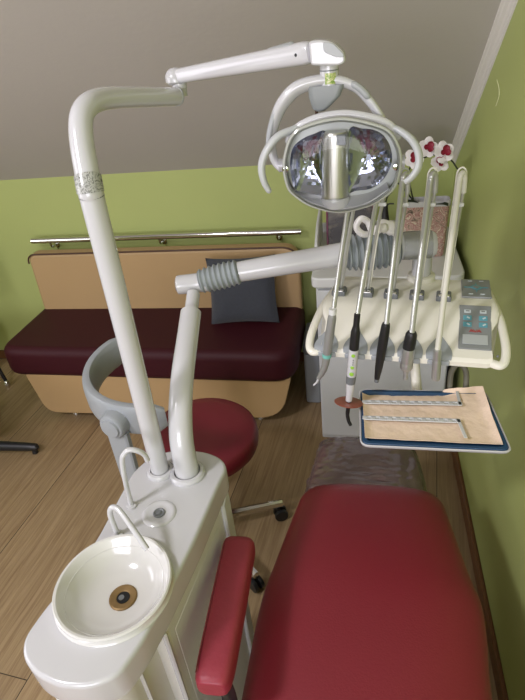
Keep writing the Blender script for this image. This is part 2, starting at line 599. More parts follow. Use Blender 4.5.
# skirting and crown
bm = new()
add_box(bm, (WX - 0.007, (FY + BY) / 2, 0.035), (0.014, BY - FY, 0.07), 0.003, 1)
struct('baseboard_right', bm, M['brown'])
bm = new()
add_box(bm, ((LX + WX) / 2 - 0.01, BY - 0.007, 0.03), (WX - LX - 0.03, 0.014, 0.06), 0.003, 1)
struct('baseboard_back', bm, M['brown'])
bm = new()
prof = [(0, 0), (0.048, 0), (0.046, 0.006), (0.037, 0.010), (0.034, 0.016), (0.022, 0.022), (0.017, 0.032), (0.010, 0.036), (0.007, 0.045), (0, 0.047)]
rings = []
for y in (BY, yflat):
    # (a: away from the wall, b: down from the ceiling, square to the slope)
    rings.append([Vector((WX - a * 0.7, y, ceil_z(y) - b_ * 0.7 * math.sqrt(1 + CS * CS))) for a, b_ in prof])
add_rings(bm, rings)
struct('trim_1', bm, M['crown'], angle=15)

# ============================================================ bench along the back wall
BQ = 1.985
t = thing('bench', 'long tan bench with burgundy seat against the green back wall', 'bench', (-0.98, 2.27, 0))
x0, x1, y1 = -1.80, -0.295, BY - 0.02
# base: front panel narrowing at floor, rounded bottom corners
ol = round_poly([(-1.645, 0.045), (-0.385, 0.05), (-0.325, 0.29), (-1.69, 0.29)], [0.07, 0.16, 0.01, 0.01], 8)
bm = prism([(p.x, p.y) for p in ol], 0, 0.5, 0.006, 2)
bm.transform(Matrix(((1, 0, 0, 0), (0, 0, 1, BQ + 0.025), (0, 1, 0, 0), (0, 0, 0, 1))))
obj('base', bm, M['tan'], t)
# seat cushion
ol = round_poly([(x0, BQ + 0.02), (x1, BQ - 0.01), (x1 + 0.0, y1 - 0.11), (x0 + 0.02, y1 - 0.11)], [0.10, 0.13, 0.03, 0.03], 8)
bm = prism([(p.x, p.y) for p in ol], 0.276, 0.446, 0.045, 5)
obj('seat', bm, M['bench_red'], t)
# backrest with piping
ol = round_poly([(-1.755, 0.28), (-0.305, 0.28), (-0.305, 0.765), (-1.755, 0.765)], [0.01, 0.01, 0.09, 0.05], 8)
def back_plane(bm, y, tilt):
    bm.transform(Matrix(((1, 0, 0, 0), (0, tilt, 1, y), (0, 1, 0, 0), (0, 0, 0, 1))))
bm = prism([(p.x, p.y) for p in ol], 0, 0.075, 0.018, 3)
back_plane(bm, 2.40, 0.05)
obj('backrest', bm, M['tan'], t)
e = [Vector((p.x, 2.40 + 0.05 * p.y - 0.001, p.y)) for p in ol]
i0 = [i for i, p in enumerate(ol) if p.y > 0.31]
path = [e[i] for i in i0]
obj('piping', tube(path, 0.0045, 8), M['piping'], t)
for (x, y) in ((-1.515, 2.06), (-0.50, 2.07), (-1.50, 2.45), (-0.50, 2.45)):
    obj('leg', lathe([(0.014, 0.054), (0.014, 0.03), (0.02, 0.02), (0.021, 0.006), (0.016, 0.0)], (x, y, 0), seg=16), M['chrome'], t)

t = thing('wall_rail', 'chrome rail on brackets along the green wall above the bench', 'rail', (-1.04, BY, 0.78))
rp0, rp1 = Vector((-1.764, 2.537, 0.803)), Vector((-0.30, 2.537, 0.806))
obj('bar', tube([rp0, rp1], 0.0155, 16), M['chrome'], t)
for x in (-1.66, -1.04, -0.42):
    bm = tube(catmull([(x, 2.537, 0.79), (x, 2.545, 0.765), (x, BY - 0.002, 0.757)], 5), 0.006, 10)
    add_lathe(bm, [(0.017, 0), (0.017, 0.005), (0.008, 0.007)], (x, BY, 0.757), (0, -1, 0), 16)
    obj('bracket', bm, M['chrome'], t)

# charcoal scatter cushion leaning on the backrest
def pillow(w, h, d, n=18):
    bm = new()
    def pt(s, t_, side):
        a = 2 * s - 1
        b_ = 2 * t_ - 1
        pin = 1 - 0.05 * (1 - b_ * b_) * 0 
        x = a * w / 2 * (1 - 0.07 * (1 - b_ * b_))
        z = b_ * h / 2 * (1 - 0.07 * (1 - a * a))
        th = max(0.0, (1 - a ** 4)) ** 0.6 * max(0.0, (1 - b_ ** 4)) ** 0.6
        wr_ = 0.006 * mnoise.noise(Vector((a * 3, b_ * 3, side * 5)))
        return Vector((x, side * (d / 2 * th + wr_ * th), z))
    for side in (1, -1):
        g = [[bm.verts.new(pt(i / n, j / n, side)) for j in range(n + 1)] for i in range(n + 1)]
        for i in range(n):
            for j in range(n):
                bm.faces.new((g[i][j], g[i + 1][j], g[i + 1][j + 1], g[i][j + 1]))
    bmesh.ops.remove_doubles(bm, verts=bm.verts[:], dist=1e-4)
    return bm
bm = pillow(0.345, 0.33, 0.11)
bm.transform(Matrix.Translation((-0.575, 2.305, 0.603)) @ Matrix.Rotation(math.radians(-2), 4, 'Y') @ Matrix.Rotation(math.radians(-19), 4, 'X'))
o = obj('cushion', bm, M['charcoal'], origin=(-0.575, 2.305, 0.45))
tag(o, 'square charcoal fabric cushion leaning on the bench backrest', 'cushion')

# grey bin between bench and cabinet
t = thing('plastic_bin', 'grey lidded plastic bin on the floor between bench and cabinet', 'bin', (-0.245, 2.30, 0))
ol = round_poly([(-0.285, 2.20), (-0.205, 2.20), (-0.205, 2.42), (-0.285, 2.42)], 0.02)
obj('body', prism([(p.x, p.y) for p in ol], 0.0, 0.30, 0.01, 2), M['grey'], t)
ol = round_poly([(-0.288, 2.197), (-0.202, 2.197), (-0.202, 2.423), (-0.288, 2.423)], 0.02)
obj('lid', prism([(p.x, p.y) for p in ol], 0.30, 0.36, 0.012, 2), M['greyd'], t)

# ============================================================ cabinet under the console
CY0, CY1 = 1.94, 2.44
t = thing('cabinet', 'pale grey cabinet with light top standing behind the instrument console', 'cabinet', (0.08, 2.19, 0))
obj('body', bx((0.083, (CY0 + CY1) / 2, 0.40), (0.535, CY1 - CY0, 0.80), 0.006), M['cabinet'], t)
bm = bx((0.083, CY0 - 0.009, 0.36), (0.52, 0.018, 0.66), 0.005)
dr = obj('door', bm, M['cabinet'], t)
bm = tube(catmull([(-0.155, CY0 - 0.018, 0.60), (-0.155, CY0 - 0.04, 0.61), (-0.155, CY0 - 0.04, 0.70), (-0.155, CY0 - 0.018, 0.71)], 5), 0.006, 8)
bm = bx((0.083, CY0 - 0.009, 0.745), (0.52, 0.018, 0.085), 0.005)
dw = obj('drawer', bm, M['cabinet'], t)
obj('handle', bx((0.083, CY0 - 0.025, 0.765), (0.12, 0.02, 0.012), 0.004), M['greyd'], dw)
ol = round_poly([(-0.20, CY0 - 0.03), (0.378, CY0 - 0.03), (0.378, CY1), (-0.20, CY1)], [0.03, 0.06, 0.02, 0.02])
obj('side_shade_panel', bx((0.3575, (CY0 + CY1) / 2, 0.40), (0.012, CY1 - CY0 + 0.01, 0.79), 0.002, 1), M['black'], t)  # thin black sheet, added to paint the shade on the cabinet's right side
obj('cabinet_top', prism([(p.x, p.y) for p in ol], 0.802, 0.846, 0.008, 3), M['cabtop'], t)
bm = prism([(2.02, 0.846), (2.40, 0.846), (2.40, 0.98), (2.20, 0.965), (2.08, 0.92)], 0, 0.012, 0.003, 1)
bm.transform(Matrix(((0, 0, 1, -0.195), (1, 0, 0, 0), (0, 1, 0, 0), (0, 0, 0, 1))))
obj('side_rail', bm, M['cabtop'], t)
obj('back_rail', bx((0.083, CY1 - 0.02, 0.866), (0.545, 0.014, 0.042), 0.004), M['cabtop'], t)

t = thing('picture_frame', 'dark photo in a thin plum frame leaning on the cabinet top', 'picture', (-0.055, 2.22, 0.847))
rt = Matrix.Rotation(math.radians(-8), 3, 'X')
bm = new()
cx, w, h = -0.055, 0.20, 0.175
zc = 0.847 + h / 2 + 0.0015
for (x, z, sx, sz) in ((-w / 2 + 0.004, 0, 0.008, h), (w / 2 - 0.004, 0, 0.008, h), (0, h / 2 - 0.004, w, 0.008), (0, -h / 2 + 0.004, w, 0.008)):
    add_box(bm, Vector((cx, 2.235, zc)) + rt @ Vector((x, 0, z)), (sx, 0.014, sz), 0.002, 1, rt)
obj('frame', bm, M['magenta'], t)
obj('photo', bx(Vector((cx, 2.235, zc)) + rt @ Vector((0, 0.002, 0)), (w - 0.014, 0.006, h - 0.014), 0, 1, rt), M['photo'], t)

# orchid in a mosaic planter
px, py = 0.236, 2.12
t = thing('potted_orchid', 'white and crimson orchid in a square mosaic planter on the cabinet', 'plant', (px, py, 0.846))
def sq(hw, z, r=0.018):
    return [Vector((p.x, p.y, z)) for p in round_poly([(px - hw, py - hw * 0.36), (px + hw, py - hw * 0.36), (px + hw, py + hw * 0.36), (px - hw, py + hw * 0.36)], r, 4)]
bm = new()
add_rings(bm, [sq(0.078, 0.847), sq(0.082, 0.86), sq(0.088, 1.058), sq(0.085, 1.06), sq(0.08, 1.04)], True, True)
obj('planter', bm, M['mosaic'], t)
bm = new()
add_rings(bm, [sq(0.0890, 1.052), sq(0.091, 1.056), sq(0.091, 1.070), sq(0.0885, 1.073), sq(0.082, 1.072), sq(0.081, 1.045)], False, False)
obj('rim', bm, M['white'], t)
stempaths = [
    [(px - 0.03, py, 1.03), (px - 0.055, py - 0.01, 1.10), (px - 0.07, py - 0.02, 1.18), (px - 0.055, py - 0.03, 1.215), (px + 0.01, py - 0.03, 1.243), (px + 0.07, py - 0.035, 1.225), (px + 0.10, py - 0.04, 1.19)],
    [(px - 0.02, py + 0.01, 1.03), (px - 0.085, py - 0.01, 1.12), (px - 0.12, py - 0.03, 1.16), (px - 0.117, py - 0.035, 1.19)]]
for p in stempaths:
    obj('stem', tube(catmull(p, 8), 0.003, 8), M['stem'], t)
def leaf(base, d, L, w):
    base = Vector(base); d = Vector(d).normalized()
    side = d.cross(Vector((0, 0, 1))).normalized()
    def f(s, q):
        droop = -0.5 * L * s * s * 0.6
        ww = w * math.sin(PI * min(1, 0.12 + s * 0.88)) * (2 * q - 1)
        return base + d * L * s + Vector((0, 0, droop + 0.12 * L * s + abs(2 * q - 1) * 0.006)) + side * ww
    return thicken(quad_sheet(None, None, None, 10, 4, f), 0.002)
for (d, L) in (((-1, -0.5, 0.7), 0.11), ((0.9, -0.6, 0.5), 0.10)):
    obj('leaf', leaf((px, py, 1.04), d, L, 0.016), M['leaf'], t)
def flower(c, nrm, size, roll):
    c = Vector(c)
    q = Vector((0, 0, 1)).rotation_difference(Vector(nrm).normalized())
    b1 = new()
    for k in range(5):
        a = roll + 2 * PI * k / 5
        L = size * (1.0 if k % 2 else 0.92)
        w_ = size * 0.46
        def f(s, tt, a=a, L=L, w_=w_):
            v = (2 * tt - 1)
            ww = w_ * math.sqrt(max(0, math.sin(PI * (0.06 + 0.9 * s))))
            lx, ly = L * s, ww * v
            z = 0.16 * size * s * s - 0.08 * size * v * v * s + (k % 2) * 0.001
            return c + q @ Vector((lx * math.cos(a) - ly * math.sin(a), lx * math.sin(a) + ly * math.cos(a), z))
        sh = quad_sheet(None, None, None, 7, 6, f)
        thicken(sh, 0.0012)
        me_ = bpy.data.meshes.new('tmp'); sh.to_mesh(me_); sh.free()
        b1.from_mesh(me_); bpy.data.meshes.remove(me_)
    fo = obj('flower', b1, M['petal'], t)
    b2 = new()
    for k, (a, L, w_) in enumerate(((roll + 0.6, 0.62, 0.40), (roll - 0.75, 0.55, 0.36), (roll + 2.9, 0.40, 0.30))):
        def f(s, tt, a=a, L=L, w_=w_):
            v = 2 * tt - 1
            ww = 0.82 * size * w_ * math.sqrt(max(0, math.sin(PI * (0.05 + 0.92 * s))))
            lx, ly = size * L * s, ww * v
            return c + q @ Vector((lx * math.cos(a) - ly * math.sin(a), lx * math.sin(a) + ly * math.cos(a), size * (0.16 + 0.12 * s + 0.1 * v * v)))
        sh = quad_sheet(None, None, None, 6, 5, f)
        thicken(sh, 0.0012)
        me_ = bpy.data.meshes.new('tmp'); sh.to_mesh(me_); sh.free()
        b2.from_mesh(me_); bpy.data.meshes.remove(me_)
    obj('flower_lip', b2, M['lip'], fo)
for c, n_, s_, r_ in (((px - 0.105, py - 0.05, 1.222), (-0.5, -0.8, 0.3), 0.036, 0.4), ((px - 0.03, py - 0.055, 1.25), (-0.1, -1, 0.35), 0.042, 1.0),
                      ((px + 0.015, py - 0.05, 1.285), (0.1, -1, 0.4), 0.042, 0.2), ((px + 0.072, py - 0.06, 1.268), (0.2, -1, 0.4), 0.044, 0.7),
                      ((px + 0.06, py - 0.065, 1.235), (0.3, -1, 0.3), 0.04, 2.0)):
    flower((c[0] - 0.024, c[1] + 0.03, c[2] - 0.018), n_, s_ * 0.9, r_)

# small dark twig ornament
t = thing('twig_vase', 'small black vase with bare twigs beside the mosaic planter', 'vase', (0.085, 2.16, 0.846))
obj('vase', lathe([(0.02, 0.0), (0.026, 0.01), (0.026, 0.09), (0.016, 0.15), (0.011, 0.19), (0.013, 0.20), (0.009, 0.199), (0.008, 0.15)], (0.085, 2.16, 0.847), seg=20), M['black'], t)
for p in ([(0.085, 2.16, 1.03), (0.092, 2.158, 1.075), (0.108, 2.155, 1.095)], [(0.085, 2.16, 1.03), (0.098, 2.15, 1.05), (0.118, 2.145, 1.052)], [(0.085, 2.16, 1.03), (0.078, 2.155, 1.08), (0.07, 2.15, 1.115)]):
    obj('twig', tube(catmull(p, 5), 0.003, 6), M['stem'], t)

# ============================================================ chairs at the left edge
t = thing('swivel_chair', 'black swivel chair reaching one base foot in at the left edge', 'chair', (-1.97, 1.70, 0))
for k in range(4):
    a = math.radians(8) + 2 * PI * k / 4
    d = Vector((math.cos(a), math.sin(a), 0))
    p = Vector((-1.97, 1.70, 0))
    bm = tube([p + d * 0.03 + Vector((0, 0, 0.085)), p + d * 0.12 + Vector((0, 0, 0.072)), p + d * 0.36 + Vector((0, 0, 0.043)), p + d * 0.40 + Vector((0, 0, 0.038)), p + d * 0.412 + Vector((0, 0, 0.034))], [0.030, 0.028, 0.021, 0.018, 0.007], 12, flat=1.0)
    lg = obj('leg', bm, M['black'], t)
    obj('glide', lathe([(0.012, 0.0), (0.015, 0.004), (0.012, 0.030)], p + d * 0.385, seg=14), M['black'], lg)
bm = lathe([(0.045, 0.075), (0.045, 0.125), (0.03, 0.13), (0.03, 0.30), (0.016, 0.31), (0.016, 0.41)], (-1.97, 1.70, 0), seg=20)
obj('column', bm, M['black'], t)
ol = round_poly([(-2.19, 1.48), (-1.76, 1.48), (-1.76, 1.91), (-2.19, 1.91)], 0.1)
obj('seat', prism([(p.x, p.y) for p in ol], 0.41, 0.48, 0.025, 3), M['black'], t)

t = thing('side_chair', 'dark chair at the far left showing one leg with a chrome foot', 'chair', (-2.30, 2.2, 0))
for (fx, fy, tx, ty) in ((-2.075, 2.30, -2.16, 2.33), (-2.09, 1.99, -2.16, 2.03), (-2.52, 2.38, -2.45, 2.35), (-2.52, 1.99, -2.45, 2.03)):
    lg = obj('leg', tube([(fx, fy, 0.03), (tx, ty, 0.42)], [0.010, 0.013], 10), M['black'], t)
    obj('foot', lathe([(0.010, 0.0), (0.017, 0.006), (0.018, 0.02), (0.012, 0.034), (0.006, 0.038)], (fx, fy, 0.0), seg=16), M['chrome'], lg)
ol = round_poly([(-2.50, 1.98), (-2.125, 1.98), (-2.125, 2.37), (-2.50, 2.37)], 0.06)
obj('seat', prism([(p.x, p.y) for p in ol], 0.42, 0.47, 0.02, 3), M['black'], t)
bm = prism([(p.x, p.y) for p in round_poly([(-2.50, 0.52), (-2.12, 0.52), (-2.12, 0.80), (-2.50, 0.80)], 0.05)], 0, 0.03, 0.012, 2)
bm.transform(Matrix(((1, 0, 0, 0), (0, 0, 1, 2.38), (0, 1, 0, 0), (0, 0, 0, 1))))
obj('backrest', bm, M['black'], t)
for x in (-2.42, -2.2):
    obj('back_post', tube([(x, 2.36, 0.44), (x, 2.40, 0.72)], 0.011, 10), M['black'], t)

# ============================================================ operator stool
SX, SY = -0.60, 1.33
t = thing('operator_stool', 'round dark red stool with a curved grey backrest behind the basin unit', 'stool', (SX, SY, 0))
bm = lathe([(0.05, 0.43), (0.19, 0.43), (0.203, 0.445), (0.207, 0.47), (0.203, 0.495), (0.19, 0.508), (0.15, 0.514), (0.08, 0.512), (0.0, 0.510)], (SX + 0.030, SY + 0.075, -0.012), seg=48)
obj('seat', bm, M['stoolred'], t)
obj('seat_plate', lathe([(0.03, 0.40), (0.12, 0.405), (0.12, 0.43), (0.03, 0.43)], (SX + 0.02, SY + 0.02, 0), seg=24), M['greyd'], t)
obj('column', lathe([(0.05, 0.08), (0.05, 0.12), (0.03, 0.13), (0.03, 0.26), (0.016, 0.27), (0.016, 0.41)], (SX, SY, 0), seg=20), M['chrome'], t)
for k in range(5):
    a = math.radians(-40.5 + 64 * (k == 1)) if k < 2 else math.radians(24 + 72 * (k - 1))
    d = Vector((math.cos(a), math.sin(a), 0))
    p = Vector((SX, SY, 0))
    L = 0.315
    bm = tube([p + d * 0.03 + Vector((0, 0, 0.105)), p + d * L + Vector((0, 0, 0.083))], [0.021, 0.0165], 8, flat=0.8)
    lg = obj('leg', bm, M['chrome'], t)
    cs = p + d * (L - 0.018)
    sd = Vector((-d.y, d.x, 0))
    bm = lathe([(0.007, 0.03), (0.007, 0.075)], cs, seg=10)
    for s in (-1, 1):
        add_lathe(bm, [(0.008, -0.009), (0.026, -0.007), (0.028, 0.0), (0.026, 0.007), (0.008, 0.009)], cs + sd * s * 0.013 + d * 0.008 + Vector((0, 0, 0.028)), sd, 18)
    obj('caster', bm, M['black'], lg)
# curved backrest band
bc = Vector((-0.645, 1.32, 0))
band = []
for i in range(25):
    a = math.radians(-64 - (166) * i / 24)
    r = 0.205
    band.append(bc + Vector((r * math.cos(a), r * math.sin(a), 0.785 + 0.035 * (i / 24))))
bm = new()
rings = []
for i, p in enumerate(band):
    d = (p - bc); d.z = 0; d.normalize()
    hh = 0.052 * (1.0 if 2 < i < 22 else (0.88 if i in (1, 2, 22, 23) else 0.6))
    th = 0.017 if 0 < i < 24 else 0.010
    rings.append([p + d * th * math.copysign(abs(math.cos(b_)) ** 0.6, math.cos(b_)) + Vector((0, 0, hh * math.copysign(abs(math.sin(b_)) ** 0.6, math.sin(b_)))) for b_ in [2 * PI * k / 16 for k in range(16)]])
add_rings(bm, rings)
obj('backrest', bm, M['grey'], t)
kn = Vector((-0.695, 1.100, 0.787))
kd = (kn - bc); kd.z = 0; kd.normalize()
obj('knob', lathe([(0.042, -0.01), (0.042, 0.018), (0.036, 0.026), (0.030, 0.027), (0.028, 0.033), (0.0, 0.035)], kn, kd, 28), M['grey'], t)
bm = new()
sd = Vector((-kd.y, kd.x, 0))
rings = []
for (z, off, w_) in ((0.76, 0.004, 0.036), (0.60, 0.006, 0.034), (0.45, 0.004, 0.034), (0.40, -0.02, 0.034), (0.385, -0.07, 0.034), (0.38, -0.16, 0.034)):
    c = kn + kd * off; c.z = z
    rings.append([c + sd * w_ * sx_ + (kd if z > 0.42 else Vector((0, 0, 1))) * 0.011 * sy_ for sx_, sy_ in ((-1, -0.6), (-0.85, -1), (0.85, -1), (1, -0.6), (1, 0.6), (0.85, 1), (-0.85, 1), (-1, 0.6))])
add_rings(bm, rings)
obj('back_post', bm, M['grey'], t)

# ============================================================ dental chair
t = thing('dental_chair', 'red upholstered dental chair reclined in the foreground beside the green wall', 'dental chair', (0.0, 0.5, 0))
def pad_rings(sections, nseg=28, p=3.2):
    """sections: (y, xl, xr, zbot, ztop) superellipse cross-sections"""
    bm = new()
    rings = []
    for (y, xl, xr, zb, zt) in sections:
        cx_, hx = (xl + xr) / 2, (xr - xl) / 2
        cz_, hz = (zb + zt) / 2, (zt - zb) / 2
        ring = []
        for k in range(nseg * 2):
            a = 2 * PI * k / (nseg * 2)
            c_, s_ = math.cos(a), math.sin(a)
            x = cx_ + hx * math.copysign(abs(c_) ** (2 / p), c_)
            z = cz_ + hz * math.copysign(abs(s_) ** (2 / (2.2 if s_ > 0 else p)), s_)
            ring.append(Vector((x, y, z)))
        rings.append(ring)
    add_rings(bm, rings)
    return bm
def interp(keys, n):
    out = []
    P_ = [Vector(k[:3]) for k in keys]
    Q_ = [Vector((k[3], k[4], 0)) for k in keys]
    a = catmull(P_, n); b_ = catmull(Q_, n)
    return [(u.x, u.y, u.z, v.x, v.y) for u, v in zip(a, b_)]
keys = [(0.10, -0.20, 0.21, 0.47, 0.55), (0.11, -0.235, 0.245, 0.45, 0.58), (0.16, -0.25, 0.265, 0.44, 0.60), (0.40, -0.246, 0.262, 0.45, 0.612), (0.58, -0.240, 0.258, 0.47, 0.622),
        (0.69, -0.237, 0.268, 0.475, 0.625), (0.77, -0.229, 0.271, 0.48, 0.626), (0.84, -0.216, 0.257, 0.48, 0.623), (0.93, -0.200, 0.244, 0.48, 0.615), (1.03, -0.183, 0.232, 0.475, 0.600), (1.08, -0.174, 0.226, 0.47, 0.588),
        (1.115, -0.160, 0.215, 0.465, 0.570), (1.130, -0.14, 0.198, 0.48, 0.55), (1.134, -0.115, 0.176, 0.49, 0.535)]
obj('seat', pad_rings(interp(keys, 4)), M['red'], t)
keys = [(0.085, -0.20, 0.21, 0.47, 0.54), (0.075, -0.24, 0.25, 0.45, 0.58), (0.0, -0.26, 0.27, 0.45, 0.60), (-0.35, -0.27, 0.28, 0.49, 0.62), (-0.62, -0.22, 0.23, 0.53, 0.63), (-0.68, -0.17, 0.18, 0.55, 0.62)]
obj('backrest', pad_rings(interp(keys, 4)), M['red'], t)
keys = [(-0.70, -0.08, 0.09, 0.57, 0.63), (-0.72, -0.12, 0.13, 0.55, 0.66), (-0.86, -0.13, 0.14, 0.56, 0.67), (-0.95, -0.10, 0.11, 0.58, 0.66)]
obj('headrest', pad_rings(interp(keys, 4)), M['red'], t)
obj('neck_bar', bx((0.005, -0.69, 0.575), (0.06, 0.12, 0.015), 0.004), M['chrome'], t)
keys = [(1.08, -0.165, 0.18, 0.385, 0.47), (1.10, -0.172, 0.195, 0.375, 0.485), (1.20, -0.170, 0.193, 0.37, 0.483), (1.36, -0.152, 0.182, 0.36, 0.465), (1.43, -0.142, 0.17, 0.37, 0.445), (1.445, -0.12, 0.15, 0.38, 0.425)]
obj('footrest', pad_rings(interp(keys, 4), p=4), M['footred'], t)
# clear film over the footrest, with creases
keys = [(1.09, -0.180, 0.204, 0.37, 0.495), (1.12, -0.182, 0.207, 0.365, 0.497), (1.2, -0.179, 0.204, 0.36, 0.494), (1.36, -0.159, 0.192, 0.352, 0.475), (1.44, -0.150, 0.178, 0.362, 0.456), (1.46, -0.13, 0.16, 0.375, 0.43)]
bm = pad_rings(interp(keys, 18), nseg=60, p=4)
for v in bm.verts:
    a = mnoise.noise(Vector((v.co.x * 30, v.co.y * 12, v.co.z * 20))) * 0.006
    edge = max(0, -v.co.x - 0.10) * 12
    b_ = mnoise.noise(Vector((v.co.x * 25, v.co.y * 70, 3))) * 0.011 * min(1, edge)
    cr_ = math.sin(v.co.y * 190 + v.co.x * 8) * 0.006 * math.exp(-((v.co.x - 0.05) / 0.05) ** 2 - ((v.co.y - 1.24) / 0.06) ** 2)
    v.co.z += max(-0.004, a + b_ + cr_)
    v.co.x -= max(0, b_) * 0.6
obj('foot_cover', bm, M['film'], t)
obj('under_frame', bx((0.005, 0.55, 0.42), (0.30, 1.25, 0.05), 0.012), M['cream'], t)
bm = prism([(p.x, p.y) for p in round_poly([(-0.12, 0.2), (0.13, 0.2), (0.11, 0.62), (-0.10, 0.62)], 0.05)], 0.06, 0.41, 0.02, 3, 0.02)
obj('pedestal', bm, M['cream'], t)
bm = prism([(p.x, p.y) for p in round_poly([(-0.20, -0.35), (0.22, -0.35), (0.18, 0.75), (-0.16, 0.75)], 0.07)], 0.0, 0.07, 0.02, 3)
obj('base_plate', bm, M['cream'], t)
# armrest
A0, A1 = Vector((-0.273, 0.774, 0.722)), Vector((-0.264, 0.456, 0.722))
ax = (A1 - A0).normalized(); sd = Vector((0, 0, 1)).cross(ax)
bm = new()
rings = []
L = (A1 - A0).length
for (s, k) in ((0.0, 0.5), (0.008, 0.78), (0.025, 0.93), (0.06, 1.0), (0.5, 1.0), (0.80, 0.97), (0.90, 0.93), (0.96, 0.82), (0.99, 0.62), (1.0, 0.4)):
    c = A0 + ax * L * s
    ring = []
    for q in range(24):
        a = 2 * PI * q / 24
        c_, s_ = math.cos(a), math.sin(a)
        ring.append(c + sd * 0.037 * (0.35 + 0.65 * k) * math.copysign(abs(c_) ** 0.55, c_) + Vector((0, 0, (0.031 * (0.3 + 0.7 * k)) * math.copysign(abs(s_) ** 0.6, s_))))
    rings.append(ring)
add_rings(bm, rings)
arm = obj('armrest', bm, M['redarm'], t)
seam = [A0 + ax * L * s + sd * -0.029 + Vector((0, 0, 0.0265)) for s in (0.05, 0.3, 0.6, 0.85, 0.95)]
obj('seam', tube(seam, 0.0013, 6), M['stoolred'], arm)
for s in (0.45, 0.86):
    c = A0 + ax * L * s - sd * 0.030 + Vector((0, 0, -0.018))
    obj('screw', lathe([(0.006, -0.004), (0.006, 0.004), (0.003, 0.006)], c, -sd, 10), M['black'], arm)
bm = tube(catmull([A1 - ax * 0.03 + Vector((0.012, 0, -0.022)), A1 - ax * 0.03 + Vector((0.016, 0, -0.10)), (-0.235, 0.44, 0.54), (-0.20, 0.42, 0.47), (-0.12, 0.40, 0.43)], 6), 0.016, 12, flat=0.6)
obj('arm_bracket', bm, M['black'], t)

# ============================================================ cuspidor unit
ZT = 0.88
t = thing('cuspidor_unit', 'white dental unit with a round spittoon bowl in the left foreground', 'dental unit', (-0.43, 0.62, 0))
raw = [(-0.570, 0.432), (-0.556, 0.403), (-0.520, 0.378), (-0.470, 0.365), (-0.420, 0.368), (-0.378, 0.390), (-0.358, 0.445), (-0.343, 0.52), (-0.322, 0.66), (-0.306, 0.82),
       (-0.300, 0.855), (-0.320, 0.885), (-0.36, 0.903), (-0.41, 0.908), (-0.46, 0.90), (-0.50, 0.87), (-0.520, 0.825), (-0.524, 0.72), (-0.526, 0.65), (-0.540, 0.56), (-0.562, 0.48)]
ol = round_poly(raw, 0.018, 4)
BCX, BCY, BR = -0.4445, 0.5385, 0.1075
# deck: rounded slab with a round opening under the bowl
n = len(ol)
bm = new()
pts = [Vector((p.x, p.y)) for p in ol]
ar = sum(pts[i].x * pts[(i + 1) % n].y - pts[(i + 1) % n].x * pts[i].y for i in range(n))
if ar < 0:
    pts.reverse()
nor = []
for i in range(n):
    tt = (pts[(i + 1) % n] - pts[i - 1]).normalized()
    nor.append(Vector((tt.y, -tt.x)))
rg = []
for (ins, z) in ((0.006, 0.812), (0.001, 0.815), (0.0, 0.825), (0.0, 0.870), (0.0012, 0.8755), (0.004, 0.879), (0.008, 0.88)):
    rg.append([Vector((pts[i].x - nor[i].x * ins, pts[i].y - nor[i].y * ins, z)) for i in range(n)])
vr = add_rings(bm, rg, True, False)
edges = []
top = vr[-1]
for i in range(n):
    edges.append(bm.edges.get((top[i], top[(i + 1) % n])))
hv = [bm.verts.new((BCX + 0.0905 * math.cos(2 * PI * k / 40), BCY + 0.0905 * math.sin(2 * PI * k / 40), 0.88)) for k in range(40)]
for k in range(40):
    edges.append(bm.edges.new((hv[k], hv[(k + 1) % 40])))
bmesh.ops.triangle_fill(bm, use_beauty=True, use_dissolve=False, edges=edges)
hb = [bm.verts.new((v.co.x, v.co.y, 0.82)) for v in hv]
for k in range(40):
    j = (k + 1) % 40
    bm.faces.new((hv[k], hv[j], hb[j], hb[k]))
obj('deck', bm, M['white'], t)
bowl = obj('bowl', lathe([(0.0870, 0.822), (0.0898, 0.8790), (0.0900, 0.8805), (0.1100, 0.8805), (0.1085, 0.8825), (0.1076, 0.887), (BR, 0.891), (BR + 0.0005, 0.8945), (BR - 0.002, 0.897), (BR - 0.006, 0.8965),
                          (BR - 0.009, 0.893), (0.0945, 0.886), (0.0890, 0.878), (0.0835, 0.870), (0.0770, 0.862), (0.0690, 0.855), (0.0580, 0.849), (0.046, 0.8455), (0.034, 0.8438), (0.022, 0.843)], (BCX, BCY, 0), seg=64, cap0=True, cap1=True), M['porcelain'], t)
dc = (BCX + 0.006, BCY + 0.004, 0.8425)
dr = obj('drain', lathe([(0.0265, 0.0), (0.0265, 0.003), (0.024, 0.0045), (0.0145, 0.003), (0.0125, 0.001)], dc, seg=28), M['brass'], bowl)
obj('drain_hole', lathe([(0.0122, 0.0012), (0.0122, 0.0022)], dc, seg=24), M['dark'], dr)
bm = new()
add_lathe(bm, [(0.0055, 0.002), (0.0055, 0.0035)], Vector(dc) + Vector((-0.003, -0.001, 0)), seg=12)
obj('drain_plug', bm, M['greyd'], dr)
# cup filler recess
cd = (-0.416, 0.712, ZT)
cup = obj('cup_rest', lathe([(0.036, -0.002), (0.036, 0.001), (0.033, 0.0035), (0.029, 0.0042), (0.025, 0.003), (0.019, 0.0012), (0.008, 0.0008)], cd, seg=36), M['white'], t)
g = obj('cup_drain', lathe([(0.0125, 0.0), (0.0125, 0.0035), (0.0105, 0.0045), (0.008, 0.0025), (0.005, 0.0025), (0.0045, 0.0045)], cd, seg=24), M['greyd'], cup)
